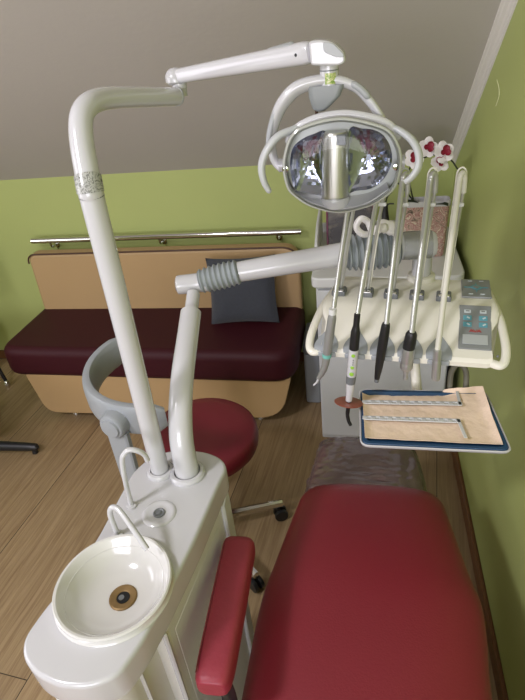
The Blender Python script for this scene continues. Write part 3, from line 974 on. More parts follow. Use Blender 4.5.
# water spouts
sp = catmull([(-0.483, 0.727, 0.878), (-0.482, 0.730, 0.94), (-0.479, 0.737, 1.0), (-0.472, 0.743, 1.018), (-0.461, 0.748, 1.024), (-0.447, 0.752, 1.018), (-0.438, 0.757, 1.004), (-0.436, 0.760, 0.985)], 6)
s1 = obj('cup_spout', tube(sp, 0.0056, 14), M['white'], t)
obj('spout_collar', lathe([(0.011, 0), (0.011, 0.004), (0.007, 0.006)], (-0.483, 0.727, ZT), seg=18), M['white'], s1)
sp = catmull([(-0.484, 0.652, 0.878), (-0.485, 0.651, 0.93), (-0.481, 0.6505, 0.955), (-0.471, 0.650, 0.966), (-0.455, 0.643, 0.964), (-0.420, 0.616, 0.943), (-0.392, 0.594, 0.922)], 6)
s2 = obj('bowl_spout', tube(sp, 0.0056, 14), M['white'], t)
obj('spout_collar', lathe([(0.011, 0), (0.011, 0.004), (0.007, 0.006)], (-0.484, 0.652, ZT), seg=18), M['white'], s2)
# body below the deck
bo = [(-0.505, 0.50), (-0.352, 0.50), (-0.318, 0.80), (-0.318, 0.85), (-0.345, 0.885), (-0.46, 0.89), (-0.505, 0.85)]
obj('body', prism([(p.x, p.y) for p in round_poly(bo, 0.02, 4)], 0.05, 0.806, 0.004, 1), M['panel'], t)
bo = [(-0.545, 0.41), (-0.50, 0.372), (-0.42, 0.37), (-0.385, 0.40), (-0.372, 0.52), (-0.52, 0.52)]
obj('front_body', prism([(p.x, p.y) for p in round_poly(bo, 0.025, 4)], 0.05, 0.806, 0.004, 1), M['panel'], t)
bo = [(-0.555, 0.385), (-0.36, 0.385), (-0.305, 0.83), (-0.33, 0.895), (-0.47, 0.905), (-0.52, 0.86)]
obj('plinth', prism([(p.x, p.y) for p in round_poly(bo, 0.03, 4)], 0.0, 0.055, 0.006, 2), M['greyd'], t)
bm = bx((-0.3368, 0.655, 0.44), (0.006, 0.245, 0.66), 0.002, 1, Matrix.Rotation(math.radians(-6.5), 3, 'Z'))
obj('side_door', bm, M['cabtop'], t)
bm = bx((-0.354, 0.506, 0.43), (0.010, 0.010, 0.745), 0.003, 1)
obj('edge_strip', bm, M['white'], t)
bm = bx((-0.3795, 0.44, 0.43), (0.008, 0.008, 0.745), 0.003, 1)
obj('edge_strip', bm, M['white'], t)
bm = bx((-0.315, 0.835, 0.43), (0.012, 0.05, 0.745), 0.004, 1)
obj('corner_post', bm, M['cabinet'], t)

# ============================================================ lamp post
PX, PY = -0.451, 0.829
t = thing('lamp_post', 'tall white bent pole rising from the basin unit to the lamp arm', 'pole', (PX, PY, ZT))
obj('collar', lathe([(0.031, 0.0), (0.031, 0.006), (0.028, 0.010), (0.0225, 0.011), (0.0215, 0.004)], (PX, PY, ZT), seg=32), M['white'], t)
PT = Vector((-0.4455, 0.837, 1.512))
PB = Vector((PX, PY, ZT + 0.001))
pdir = (PT - PB).normalized()
obj('pole', along(PB, PT, [(0.0205, 0), (0.0208, 0.9), (0.0208, 1.0)], 28), M['white'], t)
obj('joint_ring', lathe([(0.0213, -0.001), (0.0213, 0.001)], PT, pdir, 28), M['greyd'], t)
up_pts = catmull([tuple(PT), tuple(PT + pdir * 0.010), (-0.4505, 0.852, 1.550), (-0.4555, 0.868, 1.583), (-0.4575, 0.883, 1.611), (-0.457, 0.900, 1.630), (-0.452, 0.924, 1.641), (-0.445, 0.960, 1.643),
                  (-0.432, 1.007, 1.638), (-0.406, 1.089, 1.625), (-0.379, 1.172, 1.612)], 8)
nU = len(up_pts)
ut = obj('bent_tube', tube(up_pts, [0.0212 - 0.0040 * (i / (nU - 1)) for i in range(nU)], 24), M['white'], t)
e0, e1 = Vector(up_pts[-1]), (Vector(up_pts[-1]) - Vector(up_pts[-4])).normalized()
obj('end_cap', lathe([(0.0182, -0.003), (0.0182, 0.001), (0.014, 0.006), (0.0, 0.008)], e0, e1, 24), M['inlay'], ut)
obj('film_wrap', tube(up_pts[6:15], [0.0224, 0.0226, 0.0223, 0.0227, 0.0224, 0.0227, 0.0223, 0.0226, 0.0223], 32), M['foil'], t)

# ============================================================ operating lamp with its spring arm
LC = Vector((-0.038, 1.003, 1.497))
RL = Matrix(((1, 0, 0), (0, 0, -1), (0, 1, 0)))           # local x right, y up, z towards the sitter
t = thing('operating_lamp', 'oval clear-fronted dental lamp in a white yoke hanging from its arm', 'lamp', LC, RL)
def P3(u, v, z=0.0):
    """photo-independent helper: millimetres right / up from the lamp centre"""
    return Vector((u, v, z))
shape = [(-0.065, 0.073), (-0.029, 0.081), (0.006, 0.082), (0.048, 0.072), (0.079, 0.058), (0.095, 0.034), (0.101, 0.009), (0.098, -0.02), (0.09, -0.04), (0.068, -0.059), (0.042, -0.070), (-0.007, -0.078), (-0.057, -0.064), (-0.088, -0.042), (-0.099, -0.025), (-0.103, 0.009), (-0.095, 0.042), (-0.083, 0.062)]
SH = [Vector((p.x, p.y)) for p in catmull([(a, b_, 0) for a, b_ in shape], 6, True)]
def lring(k, z, dy=0.0, ky=None):
    return [Vector((p.x * k, p.y * (ky or k) + dy, z)) for p in SH]
bm = new()
add_rings(bm, [lring(1.0, -0.028), lring(1.01, -0.034), lring(0.98, -0.046), lring(0.86, -0.075), lring(0.62, -0.098), lring(0.3, -0.108)], False, True)
thicken(bm, 0.003)
obj('housing', bm, M['white'], t, local=True)
# top cover, the white brow over the clear shell
bm = new()
brow = catmull([(-0.098, 0.040, -0.014), (-0.083, 0.064, -0.010), (-0.048, 0.080, -0.008), (0.002, 0.085, -0.008), (0.048, 0.076, -0.008), (0.082, 0.061, -0.010), (0.098, 0.036, -0.014)], 6)
add_tube(bm, brow, [0.004] + [0.0075] * (len(brow) - 2) + [0.004], 10, up=(0, 0, 1))
obj('brow', bm, M['white'], t, local=True)
bm = new()
add_rings(bm, [lring(0.995, -0.028), lring(1.0, 0.0), lring(0.985, 0.022), lring(0.95, 0.030), lring(0.8, 0.036), lring(0.45, 0.040)], False, True)
obj('clear_shell', bm, M['clear'], t, local=True)
bm = new()
rim = [Vector((p.x * 0.985, p.y * 0.985, 0.018)) for p in SH]
rg = []
for i in range(len(rim)):
    a, b_ = rim[i - 1], rim[(i + 1) % len(rim)]
    T_ = (b_ - a).normalized()
    Nn = Vector((T_.y, -T_.x, 0))
    rg.append([rim[i] + 0.0042 * (math.cos(2 * PI * k / 8) * Nn + math.sin(2 * PI * k / 8) * Vector((0, 0, 1.3))) for k in range(8)])
rg.append(rg[0])
add_rings(bm, rg, False, False)
bmesh.ops.remove_doubles(bm, verts=bm.verts[:], dist=1e-6)
obj('clear_rim', bm, M['clearrim'], t, local=True)
# the two concave mirrors either side of the bulb shield
def mirror(pts, zc_, name):
    MIRRORS.append(pts)
    sh = [Vector((p.x, p.y)) for p in catmull([(a, b_, 0) for a, b_ in pts], 6, True)]
    c = sum(sh, Vector((0, 0))) / len(sh)
    b1 = new()
    rr = []
    for k in (1.0, 0.9, 0.8, 0.7, 0.6, 0.5, 0.4, 0.3, 0.2, 0.1):
        rr.append([Vector((c.x + (p.x - c.x) * k, c.y + (p.y - c.y) * k, -0.006 - zc_ * (1 - k * k) + (random.uniform(-0.0006, 0.0006) if k < 1 else 0))) for p in sh[::2]])
    add_rings(b1, rr, False, True)
    return obj(name, b1, M['mirror'], t, local=True, angle=1)
MIRRORS = []
mirror([(-0.026, 0.057), (-0.050, 0.056), (-0.072, 0.048), (-0.088, 0.034), (-0.095, 0.005), (-0.092, -0.028), (-0.082, -0.048), (-0.044, -0.053), (-0.026, -0.053), (-0.024, 0.0)], 0.017, 'mirror')
mirror([(0.013, 0.060), (0.035, 0.060), (0.056, 0.056), (0.073, 0.045), (0.085, 0.023), (0.087, -0.002), (0.075, -0.028), (0.053, -0.045), (0.025, -0.048), (0.008, -0.048), (0.006, 0.0)], 0.017, 'mirror')
# pale face plate around the two mirror openings
bm = new()
eds = []
def loop_edges(pts_):
    vs_ = [bm.verts.new((p[0], p[1], -0.0055)) for p in pts_]
    for i in range(len(vs_)):
        eds.append(bm.edges.new((vs_[i], vs_[(i + 1) % len(vs_)])))
loop_edges([(p.x * 0.975, p.y * 0.975) for p in SH])
for mp_ in MIRRORS:
    loop_edges([(p.x, p.y) for p in catmull([(a, b_, 0) for a, b_ in mp_], 6, True)])
bmesh.ops.triangle_fill(bm, use_beauty=True, use_dissolve=False, edges=eds)
obj('face_plate', bm, M['handle'], t, local=True)
# bottom tray inside the shell
sb = [(-0.090, -0.042), (-0.05, -0.050), (0.0, -0.053), (0.05, -0.048), (0.080, -0.032)]
top_e = catmull([(a, b_ - 0.004, -0.012) for a, b_ in sb], 6)
bot_e = catmull([(-0.088, -0.040, 0.018), (-0.057, -0.060, 0.020), (-0.007, -0.074, 0.020), (0.042, -0.066, 0.020), (0.084, -0.042, 0.018)], 6)
bm = new()
add_rings(bm, [top_e, bot_e], False, False, closed=False)
thicken(bm, 0.003)
obj('inner_tray', bm, M['white'], t, local=True)
# bulb shield
bm = new()
rg = []
for (y, rx, rz) in ((-0.056, 0.0245, 0.016), (-0.05, 0.0245, 0.017), (0.045, 0.0225, 0.018), (0.055, 0.0215, 0.018), (0.060, 0.019, 0.015)):
    rg.append([Vector((-0.0120 + 0.035 * y + rx * math.cos(2 * PI * k / 28), y, 0.006 + rz * math.sin(2 * PI * k / 28))) for k in range(28)])
add_rings(bm, rg)
obj('bulb_shield', bm, M['steel'], t, local=True)
obj('shield_slot', bx((-0.0005, 0.049, 0.0215), (0.018, 0.018, 0.006), 0.002, 1), M['greyd'], t, local=True)
obj('shield_base', lathe([(0.020, -0.075), (0.025, -0.071), (0.027, -0.058), (0.025, -0.054), (0.018, -0.054)], (-0.013, 0.0, 0.002), (0, 1, 0), 28), M['white'], t, local=True)
# handles
def handle(pts, r):
    p = catmull(pts, 7)
    n_ = len(p)
    rr = [r * (0.75 + 0.35 * math.sin(PI * min(1, 0.12 + 0.8 * i / (n_ - 1)))) for i in range(n_)]
    rr[-1] *= 0.6
    return tube(p, rr, 14, flat=0.75, up=(0, 0, 1))
obj('handle', handle([(-0.058, 0.072, -0.018), (-0.086, 0.066, -0.004), (-0.112, 0.058, 0.008), (-0.133, 0.036, 0.016), (-0.143, 0.012, 0.020), (-0.141, -0.014, 0.022), (-0.132, -0.036, 0.020)], 0.0085), M['handle'], t, local=True)
obj('handle', handle([(0.080, 0.060, -0.018), (0.101, 0.051, -0.004), (0.119, 0.038, 0.008), (0.130, 0.019, 0.016), (0.131, -0.003, 0.020), (0.121, -0.020, 0.022), (0.109, -0.030, 0.020)], 0.0080), M['handle'], t, local=True)
# yoke
yk = catmull([(-0.112, -0.008, -0.030), (-0.124, 0.004, -0.033), (-0.130, 0.020, -0.036), (-0.130, 0.045, -0.036), (-0.120, 0.079, -0.036), (-0.102, 0.108, -0.036), (-0.072, 0.130, -0.036), (-0.021, 0.136, -0.036), (0.020, 0.124, -0.036), (0.045, 0.101, -0.036),
              (0.065, 0.073, -0.036), (0.084, 0.040, -0.034), (0.098, 0.002, -0.030)], 7)
nk = len(yk)
rr = [0.0075 + 0.0045 * math.exp(-((i / (nk - 1) - 0.47) / 0.16) ** 2) for i in range(nk)]
yo = obj('yoke', tube(yk, rr, 14, flat=1.5, up=(0, 1, 0)), M['white'], t, local=True)
def inset(i0, i1, off):
    b1 = new()
    pp = [yk[i] for i in range(i0, i1)]
    cen = Vector((0, 0.04, 0))
    qq = []
    for p in pp:
        d = (p - cen); d.z = 0; d.normalize()
        qq.append(p + d * off + Vector((0, 0, 0.0085)))
    add_tube(b1, qq, [0.004] + [0.0062] * (len(qq) - 2) + [0.003], 10, up=(0, 1, 0))
    return b1
obj('yoke_inset', inset(16, 40, 0.0035), M['inlay'], yo, local=True)
obj('yoke_inset', inset(55, 64, 0.0035), M['inlay'], yo, local=True)
for sgn in (-1, 1):
    hb_ = lathe([(0.012, 0), (0.012, 0.010), (0.009, 0.013), (0.006, 0.022)], (-0.116 if sgn < 0 else 0.110, 0.004 if sgn < 0 else -0.002, -0.014), (-sgn * 1.0, 0, 0), 18)
    hg = obj('hinge', hb_, M['white'], t, local=True)
    obj('hinge_pin', lathe([(0.006, 0.0), (0.006, 0.006), (0.003, 0.007)], (-0.100 if sgn < 0 else 0.094, 0.005 if sgn < 0 else -0.002, 0.016), (0, 0, 1), 14), M['chrome'], hg, local=True)
# wedge motor under the yoke
bm = new()
rg = []
for (y, x0_, x1_, d) in ((0.130, -0.058, 0.006, 0.016), (0.112, -0.057, -0.002, 0.016), (0.094, -0.052, -0.022, 0.014), (0.089, -0.046, -0.030, 0.010)):
    rg.append([Vector((p.x, y, p.y)) for p in round_poly([(x0_, -0.036 - d), (x1_, -0.036 - d), (x1_, -0.036 + d), (x0_, -0.036 + d)], 0.010, 4)])
add_rings(bm, rg)
mo = obj('tilt_block', bm, M['greyd'], t, local=True)
mo.data.materials[0] = M['keygrey']
obj('lock_pin', lathe([(0.0028, 0.0), (0.0028, 0.016)], (-0.045, 0.076, -0.036), (0, 1, 0), 8), M['piping'], mo, local=True)
# neck, knuckle
nx = -0.021
obj('neck', lathe([(0.0165, 0.130), (0.0162, 0.150), (0.0160, 0.168)], (nx, 0, -0.036), (0, 1, 0), 24), M['white'], t, local=True)
obj('neck_ring', lathe([(0.0165, 0.1515), (0.0165, 0.1535)], (nx, 0, -0.036), (0, 1, 0), 24), M['greyd'], t, local=True)
b1 = new()
rg = []
for yy in (0.132, 0.149):
    rg.append([Vector((nx + 0.0170 * math.sin(math.radians(a)), yy, -0.036 + 0.0170 * math.cos(math.radians(a)))) for a in range(-22, 45, 6)])
add_rings(b1, rg, False, False, closed=False)
obj('sticker', b1, M['sticker'], t, local=True)
ol = round_poly([(-0.050, 0.163), (-0.028, 0.161), (-0.004, 0.159), (0.008, 0.163), (0.006, 0.178), (-0.012, 0.195), (-0.034, 0.200), (-0.052, 0.199)], [0.006, 0.006, 0.008, 0.007, 0.012, 0.012, 0.012, 0.006], 6)
bm = prism([(p.x, p.y) for p in ol], -0.060, -0.012, 0.004, 3)
kb = obj('knuckle', bm, M['white'], t, local=True)
ol = round_poly([(-0.028, 0.182), (-0.010, 0.173), (0.005, 0.171), (0.005, 0.176), (-0.012, 0.193), (-0.029, 0.1965)], 0.005, 5)
bm = prism([(p.x, p.y) for p in ol], -0.0605, -0.0112, 0.0008, 1)
obj('knuckle_cap', bm, M['inlay'], kb, local=True)
# spring arm back to the post (world coordinates)
a0 = LC + Vector((-0.045, 0.036, 0.182))
a1 = Vector((-0.385, 1.204, 1.646))
ad_ = (a0 - a1).normalized()
al = (a0 - a1).length
sd = ad_.cross(Vector((0, 0, 1))).normalized()
upv = sd.cross(ad_)
def arm_ring(s, hw, hh):
    c = a1 + ad_ * al * s
    return [c + sd * hw * math.copysign(abs(math.cos(q)) ** 0.7, math.cos(q)) + upv * hh * math.copysign(abs(math.sin(q)) ** 0.7, math.sin(q)) for q in [2 * PI * k / 20 for k in range(20)]]
bm = new()
add_rings(bm, [arm_ring(0.0, 0.008, 0.008), arm_ring(0.012, 0.014, 0.013), arm_ring(0.05, 0.0155, 0.0145), arm_ring(0.95, 0.0185, 0.0185), arm_ring(0.985, 0.016, 0.016), arm_ring(1.0, 0.009, 0.009)])
sa = obj('spring_arm', bm, M['white'], t)
bm = new()
for (s, hw, hh) in ((0.71, 0.004, 0.004),):
    pass
p0 = a1 + ad_ * al * 0.72 + upv * 0.0125 - sd * 0.004 * (1 if sd.y > 0 else -1)
p1 = a1 + ad_ * al * 0.90 + upv * 0.0140 - sd * 0.004 * (1 if sd.y > 0 else -1)
add_tube(bm, [p0, p0 * 0.9 + p1 * 0.1, p0 * 0.1 + p1 * 0.9, p1], [0.002, 0.006, 0.008, 0.003], 10, up=tuple(upv), flat=1.2)
obj('arm_inset', bm, M['inlay'], sa)
fr = -sd if (-sd).y < 0 else sd
for s, r in ((0.925, 0.0028), (0.03, 0.002)):
    c = a1 + ad_ * al * s + fr * 0.0165
    obj('screw', lathe([(r, -0.002), (r, 0.002)], c, fr, 10), M['black'], sa)
bm = new()
jc = Vector((-0.384, 1.202, 1.645))
add_lathe(bm, [(0.018, -0.013), (0.0225, -0.008), (0.0225, 0.002), (0.0185, 0.011), (0.010, 0.017), (0.0, 0.018)], jc, seg=24)
obj('elbow', bm, M['white'], t)
obj('swivel', lathe([(0.014, -0.036), (0.014, -0.022), (0.0155, -0.021), (0.0155, -0.011)], jc + Vector((0.006, -0.004, 0)), seg=20), M['white'], t)

# ============================================================ instrument arm (S-shaped post and balance arm)
t = thing('support_post', 'thick white S-shaped post with side arm and grey bellows behind the tall pole', 'post', (-0.386, 0.827, ZT))
obj('collar', lathe([(0.040, 0.0), (0.040, 0.006), (0.036, 0.011), (0.030, 0.012), (0.0275, 0.004)], (-0.386, 0.827, ZT), seg=32), M['white'], t)
post = catmull([(-0.386, 0.827, 0.881), (-0.387, 0.830, 0.92), (-0.390, 0.846, 0.975), (-0.393, 0.885, 1.03), (-0.397, 0.945, 1.075), (-0.403, 1.03, 1.115), (-0.409, 1.10, 1.145)], 8)
npst = len(post)
obj('post', tube(post, [0.0272 - 0.0022 * i / (npst - 1) for i in range(npst)], 28), M['white'], t)
pe = Vector(post[-1]); pd = (pe - Vector(post[-4])).normalized()
obj('post_neck', tube([pe - pd * 0.01, pe + pd * 0.06], 0.0165, 20), M['white'], t)
J0 = Vector((-0.458, 1.185, 1.196)); J1 = Vector((0.185, 1.273, 1.214))
jd = Vector((-0.040, 1.262, 1.222)) - Vector((-0.445, 1.185, 1.187))
j0 = Vector((-0.463, 1.178, 1.181))
jn = jd.normalized()
obj('joint', lathe([(0.016, 0.0), (0.0235, 0.004), (0.0245, 0.012), (0.0245, 0.085)], j0, (0.985, 0.15, 0.03), 28), M['white'], t)
A_ = Vector((-0.404, 1.188, 1.185)); B_ = Vector((-0.305, 1.209, 1.200))
def bellows(a, b_, r0, r1, nrib, amp):
    L_ = (b_ - a).length
    pr = [(r0 * 0.9, 0.0), (r0, 0.002)]
    for i in range(nrib):
        f0 = (i + 0.15) / nrib; f1 = (i + 0.5) / nrib; f2 = (i + 0.85) / nrib
        rr_ = lambda f: r0 + (r1 - r0) * f + amp * 1.6 * math.sin(PI * min(1, f * 1.05)) * 0.4
        pr += [(rr_(f0) - amp * 0.5, f0 * L_), (rr_(f1) + amp * 0.5, (f1 - 0.06 / nrib) * L_), (rr_(f1) + amp * 0.5, (f1 + 0.1 / nrib) * L_), (rr_(f2) - amp * 0.5, f2 * L_)]
    pr += [(r1, L_ - 0.002), (r1 * 0.9, L_)]
    return lathe(pr, a, b_ - a, 36)
obj('bellows', bellows(A_, B_, 0.0275, 0.0295, 8, 0.0045), M['rubber'], t, angle=60)
D_ = Vector((-0.040, 1.262, 1.219))
obj('balance_arm', along(B_ - (D_ - B_) * 0.03, D_, [(0.0245, 0), (0.0255, 0.05), (0.0295, 1.0)], 28), M['white'], t)
E_ = Vector((0.085, 1.292, 1.222))
obj('bellows', bellows(D_ - (E_ - D_) * 0.03, E_, 0.036, 0.042, 9, 0.009), M['rubber'], t, angle=60)
F_ = Vector((0.176, 1.302, 1.222))
obj('end_joint', along(E_ - (F_ - E_) * 0.1, F_, [(0.030, 0), (0.033, 0.1), (0.033, 0.9), (0.028, 0.98), (0.0, 1.0)], 28), M['white'], t)
obj('film_wrap', along(E_ + (F_ - E_) * 0.1, E_ + (F_ - E_) * 0.85, [(0.0345, 0.02), (0.0355, 0.3), (0.0348, 0.6), (0.0352, 1.0)], 28), M['wrap'], t)
obj('drop_pin', lathe([(0.024, -0.088), (0.024, -0.02)], F_ - Vector((0.03, 0.0, 0.0)), seg=24), M['white'], t)

# white cloth strip knotted over the bellows
t2 = thing('cloth_wrap', 'white twisted cloth strip lying over the ribbed bellows behind hoses', 'cloth', (0.03, 1.27, 1.26))
loop = catmull([(0.018, 1.262, 1.268), (-0.002, 1.245, 1.275), (-0.016, 1.240, 1.295), (-0.006, 1.245, 1.312), (0.010, 1.250, 1.303), (0.020, 1.25, 1.282), (0.036, 1.25, 1.274)], 6)
obj('loop', tube(loop, 0.008, 10, flat=0.8), M['petal'], t2)
tail = catmull([(0.024, 1.252, 1.275), (0.042, 1.250, 1.288), (0.058, 1.256, 1.286), (0.070, 1.262, 1.277), (0.078, 1.268, 1.270)], 6)
bm = tube(tail, [0.010, 0.016, 0.017, 0.013, 0.008], 14)
for v in bm.verts:
    v.co += Vector((0, 0, 1)) * 0.004 * mnoise.noise(v.co * 70)
obj('tail', bm, M['petal'], t2)
obj('knot', lathe([(0.006, -0.01), (0.011, -0.006), (0.012, 0.004), (0.007, 0.010)], (0.047, 1.240, 1.290), (1, 0.2, 0.1), 12), M['hosew'], t2)

# ============================================================ instrument console
OC = Vector((0.087, 1.03, 1.065))
yaw = math.radians(-7)
RC = Matrix.Rotation(yaw, 3, 'Z')
def W3(x, y, z):
    return OC + RC @ Vector((x, y, z))
t = thing('instrument_console', 'cream instrument console with hose arms and grey keypads above the tray', 'instrument console', OC, RC)
# body cross-section (y, z), lofted along x with softer ends
prof = [(0.000, 0.012), (-0.006, 0.004), (-0.004, -0.008), (0.010, -0.014), (0.06, -0.012), (0.16, 0.006), (0.27, 0.020), (0.284, 0.030), (0.286, 0.052), (0.276, 0.063), (0.20, 0.0655), (0.16, 0.0655), (0.135, 0.0655), (0.118, 0.062), (0.095, 0.0535), (0.07, 0.042), (0.03, 0.023)]
bm = new()
rg = []
cy_, cz_ = 0.14, 0.03
def side_w(y):
    ks = [(-0.01, 0.184), (0.03, 0.182), (0.07, 0.184), (0.10, 0.198), (0.14, 0.201), (0.20, 0.195), (0.29, 0.182)]
    for (a, b_), (c, d) in zip(ks, ks[1:]):
        if a <= y <= c:
            return b_ + (d - b_) * (y - a) / (c - a)
    return 0.186
for (x, k) in ((-0.19, 0.72), (-0.189, 0.86), (-0.186, 0.95), (-0.180, 1.0), (-0.1, 1.0), (0, 1.0), (0.1, 1.0), (0.182, 1.0), (0.188, 0.95), (0.191, 0.86), (0.192, 0.72)):
    r = []
    for (y, z) in prof:
        # the ends flare: wider at the front lip than at the back
        f = side_w(y) / 0.19 if abs(x) > 0.15 else 1
        kk = 0.6 + 0.4 * k
        r.append(Vector((x * f, cy_ + (y - cy_) * (0.85 + 0.15 * k), cz_ + (z - cz_) * k)))
    rg.append(r)
add_rings(bm, rg)
body = obj('body', bm, M['cream'], t, local=True, angle=30)
# side handles
for s in (-1, 1):
    hp_ = catmull([(s * 0.180, 0.235, 0.050), (s * 0.192, 0.19, 0.050), (s * 0.204, 0.12, 0.044), (s * 0.213, 0.05, 0.024), (s * 0.212, 0.012, 0.008), (s * 0.202, -0.003, 0.001), (s * 0.184, 0.002, 0.002)], 7)
    obj('handle', tube(hp_, 0.0085, 14, flat=1.15, up=(0, 0, 1)), M['cream'], t, local=True)
# grey instrument rests along the lip
slots = [(-0.167, 0.172), (-0.100, 0.172), (-0.040, 0.170), (0.020, 0.169), (0.081, 0.168)]
def face_z(y):
    pts = [(-0.006, 0.006), (0.0, 0.013), (0.03, 0.023), (0.095, 0.0535), (0.118, 0.062), (0.135, 0.0655)]
    for (a, b_), (c, d) in zip(pts, pts[1:]):
        if a <= y <= c:
            return b_ + (d - b_) * (y - a) / (c - a)
    return 0.0655
for i, (sx_, sy_) in enumerate(slots):
    cx_ = sx_ - 0.004 + 0.0 * i
    def f(s, q, cx_=cx_):
        y = -0.0065 + 0.062 * s
        w_ = 0.0275 * math.sin(PI * (0.40 + 0.58 * s)) ** 1.3
        return Vector((cx_ + w_ * (2 * q - 1), y, face_z(max(-0.006, y)) + 0.0012))
    b1 = quad_sheet(None, None, None, 14, 6, f)
    bmesh.ops.remove_doubles(b1, verts=b1.verts[:], dist=1e-6)
    thicken(b1, 0.0025)
    lipb = [( -0.0075, 0.006), (-0.0065, -0.008)]
    add_box(b1, (cx_, -0.0062, -0.001), (0.046, 0.006, 0.013), 0.002, 1)
    obj('instrument_rest', b1, M['grey'], t, local=True)
# hose brackets and arms
TOPZ = 0.37
tops = []
for i, (sx_, sy_) in enumerate(slots):
    br_ = obj('hose_bracket', bx((sx_, sy_, 0.071), (0.034, 0.034, 0.016), 0.004, 2), M['greyd'], t, local=True)
    obj('bracket_clip', bx((sx_, sy_ - 0.012, 0.0795), (0.026, 0.008, 0.006), 0.002, 1), M['chrome'], br_, local=True)
    tx = sx_ + (0.040, 0.032, 0.020, 0.016, 0.012)[i]
    tops.append((tx, sy_ - 0.012))
    hz = 0.0095
    left = [(sx_ - 0.006, sy_ + 0.004, 0.070), (tx - hz, sy_ - 0.008, TOPZ - 0.020)]
    arc = [(tx + hz * math.cos(PI - PI * k / 10), sy_ - 0.010, TOPZ - 0.014 + 0.016 * math.sin(PI * k / 10)) for k in range(11)]
    right = [(tx + hz, sy_ - 0.008, TOPZ - 0.020), (sx_ + 0.006, sy_ + 0.004, 0.070)]
    ha = obj('hose_arm', tube(left + arc + right, 0.0019, 8), M['chrome'] if i in (0, 2) else M['steel'], t, local=True)
    ha.data.materials[0] = M['cream'] if i in (1, 3, 4) else M['hose']
    obj('arm_clip', bx((tx - 0.001, sy_ - 0.010, TOPZ - 0.075), (0.024, 0.010, 0.009), 0.003, 2), M['cabtop'], ha, local=True)
# keypads
def keypad(c, w_, h_, tilt):
    R_ = Matrix.Rotation(tilt, 3, 'X')
    k = obj('keypad', bx(c, (w_, h_, 0.005), 0.0022, 2, R_), M['greyd'], t, local=True)
    return k, R_
def kpart(kp, R_, c, name, x, y, sx_, sy_, m_, h=0.0012, rot=0.0, bev=0.0):
    p = Vector(c) + R_ @ Vector((x, y, 0.0029 + h / 2))
    return obj(name, bx(p, (sx_, sy_, h), bev, 1, R_ @ Matrix.Rotation(rot, 3, 'Z')), m_, kp, local=True)
c1 = (0.155, 0.224, 0.067)
kp, R_ = keypad(c1, 0.066, 0.098, math.radians(-1))
kp.data.materials[0] = M['keygrey']
kpart(kp, R_, c1, 'button', 0.0, 0.0, 0.020, 0.024, M['icon'], rot=PI / 4)
kpart(kp, R_, c1, 'button', 0.0, 0.0, 0.011, 0.013, M['keygrey'], 0.0018, rot=PI / 4)
for sx_ in (-1, 1):
    kpart(kp, R_, c1, 'marking', sx_ * 0.0205, 0.0, 0.013, 0.0022, M['icon'])
    kpart(kp, R_, c1, 'marking', sx_ * 0.013, 0.036, 0.010, 0.003, M['iconw'])
    kpart(kp, R_, c1, 'marking', sx_ * 0.013, -0.036, 0.010, 0.003, M['iconw'])
    kpart(kp, R_, c1, 'marking', 0.0, sx_ * 0.019, 0.002, 0.010, M['icon'])
ya_, yb_ = 0.020, 0.136
za_, zb_ = 0.0225, 0.0675
tl = math.atan2(zb_ - za_, yb_ - ya_)
c2 = (0.150, (ya_ + yb_) / 2, (za_ + zb_) / 2 - 0.0005)
kp, R_ = keypad(c2, 0.068, 0.124, tl)
kp.data.materials[0] = M['keygrey']
for sx_ in (-1, 1):
    kpart(kp, R_, c2, 'button', sx_ * 0.0165, 0.042, 0.014, 0.009, M['iconw'], bev=0.0004)
    kpart(kp, R_, c2, 'marking', sx_ * 0.0165, 0.0425, 0.008, 0.0035, M['keygrey'], 0.0018)
    for yy in (0.023, 0.004):
        kpart(kp, R_, c2, 'button', sx_ * 0.0165, yy, 0.018, 0.0135, M['icon'], bev=0.0004)
        kpart(kp, R_, c2, 'marking', sx_ * 0.0165 + 0.002, yy, 0.007, 0.0035, M['iconw'], 0.0018, rot=0.6 * sx_)
# red emblem: three pointed strokes with cross bars
for k, fl in ((-1, 1), (0, -1), (1, 1)):
    for s in (-1, 1):
        kpart(kp, R_, c2, 'emblem', k * 0.008 + s * 0.0022, -0.0135, 0.0016, 0.008, M['iconr'], rot=s * fl * 0.5)
    if fl > 0:
        kpart(kp, R_, c2, 'emblem', k * 0.008, -0.0148, 0.004, 0.0014, M['iconr'])
kpart(kp, R_, c2, 'display', 0.0, -0.0375, 0.052, 0.026, M['lcd'], 0.0016, bev=0.0005)
obj('indicator', lathe([(0.0028, 0), (0.0028, 0.002), (0.0015, 0.003)], (0.196, 0.012, 0.0135), (0, -0.5, 0.9), 12), M['greyd'], t, local=True)
# mount of the balance arm and of the tray
obj('mount', lathe([(0.034, 0.0), (0.034, 0.012), (0.027, 0.016)], (F_ - Vector((0.03, 0, 0)) - Vector((0, 0, 0.094))), seg=28), M['cream'], t)
arm_pts = catmull([W3(0.018, 0.13, 0.0), W3(0.022, 0.125, -0.06), W3(0.032, 0.105, -0.13), W3(0.040, 0.06, -0.154), W3(0.042, 0.02, -0.156)], 6)
obj('tray_arm', tube(arm_pts, 0.012, 16), M['cream'], t)
obj('tray_plate', bx(W3(0.042, -0.02, -0.1525), (0.10, 0.10, 0.010), 0.003), M['cream'], t)
# drooping cable under the right corner
cp = catmull([W3(0.112, 0.045, -0.190), W3(0.112, 0.073, -0.137), W3(0.113, 0.100, -0.097), W3(0.128, 0.113, -0.080), W3(0.146, 0.110, -0.098), W3(0.149, 0.084, -0.140), W3(0.150, 0.055, -0.195)], 7)
obj('cable', tube(cp, 0.0068, 12), M['cablegrey'], t)
obj('cable_hook', tube([W3(0.128, 0.118, -0.004), W3(0.128, 0.116, -0.074)], 0.004, 10), M['greyd'], t)

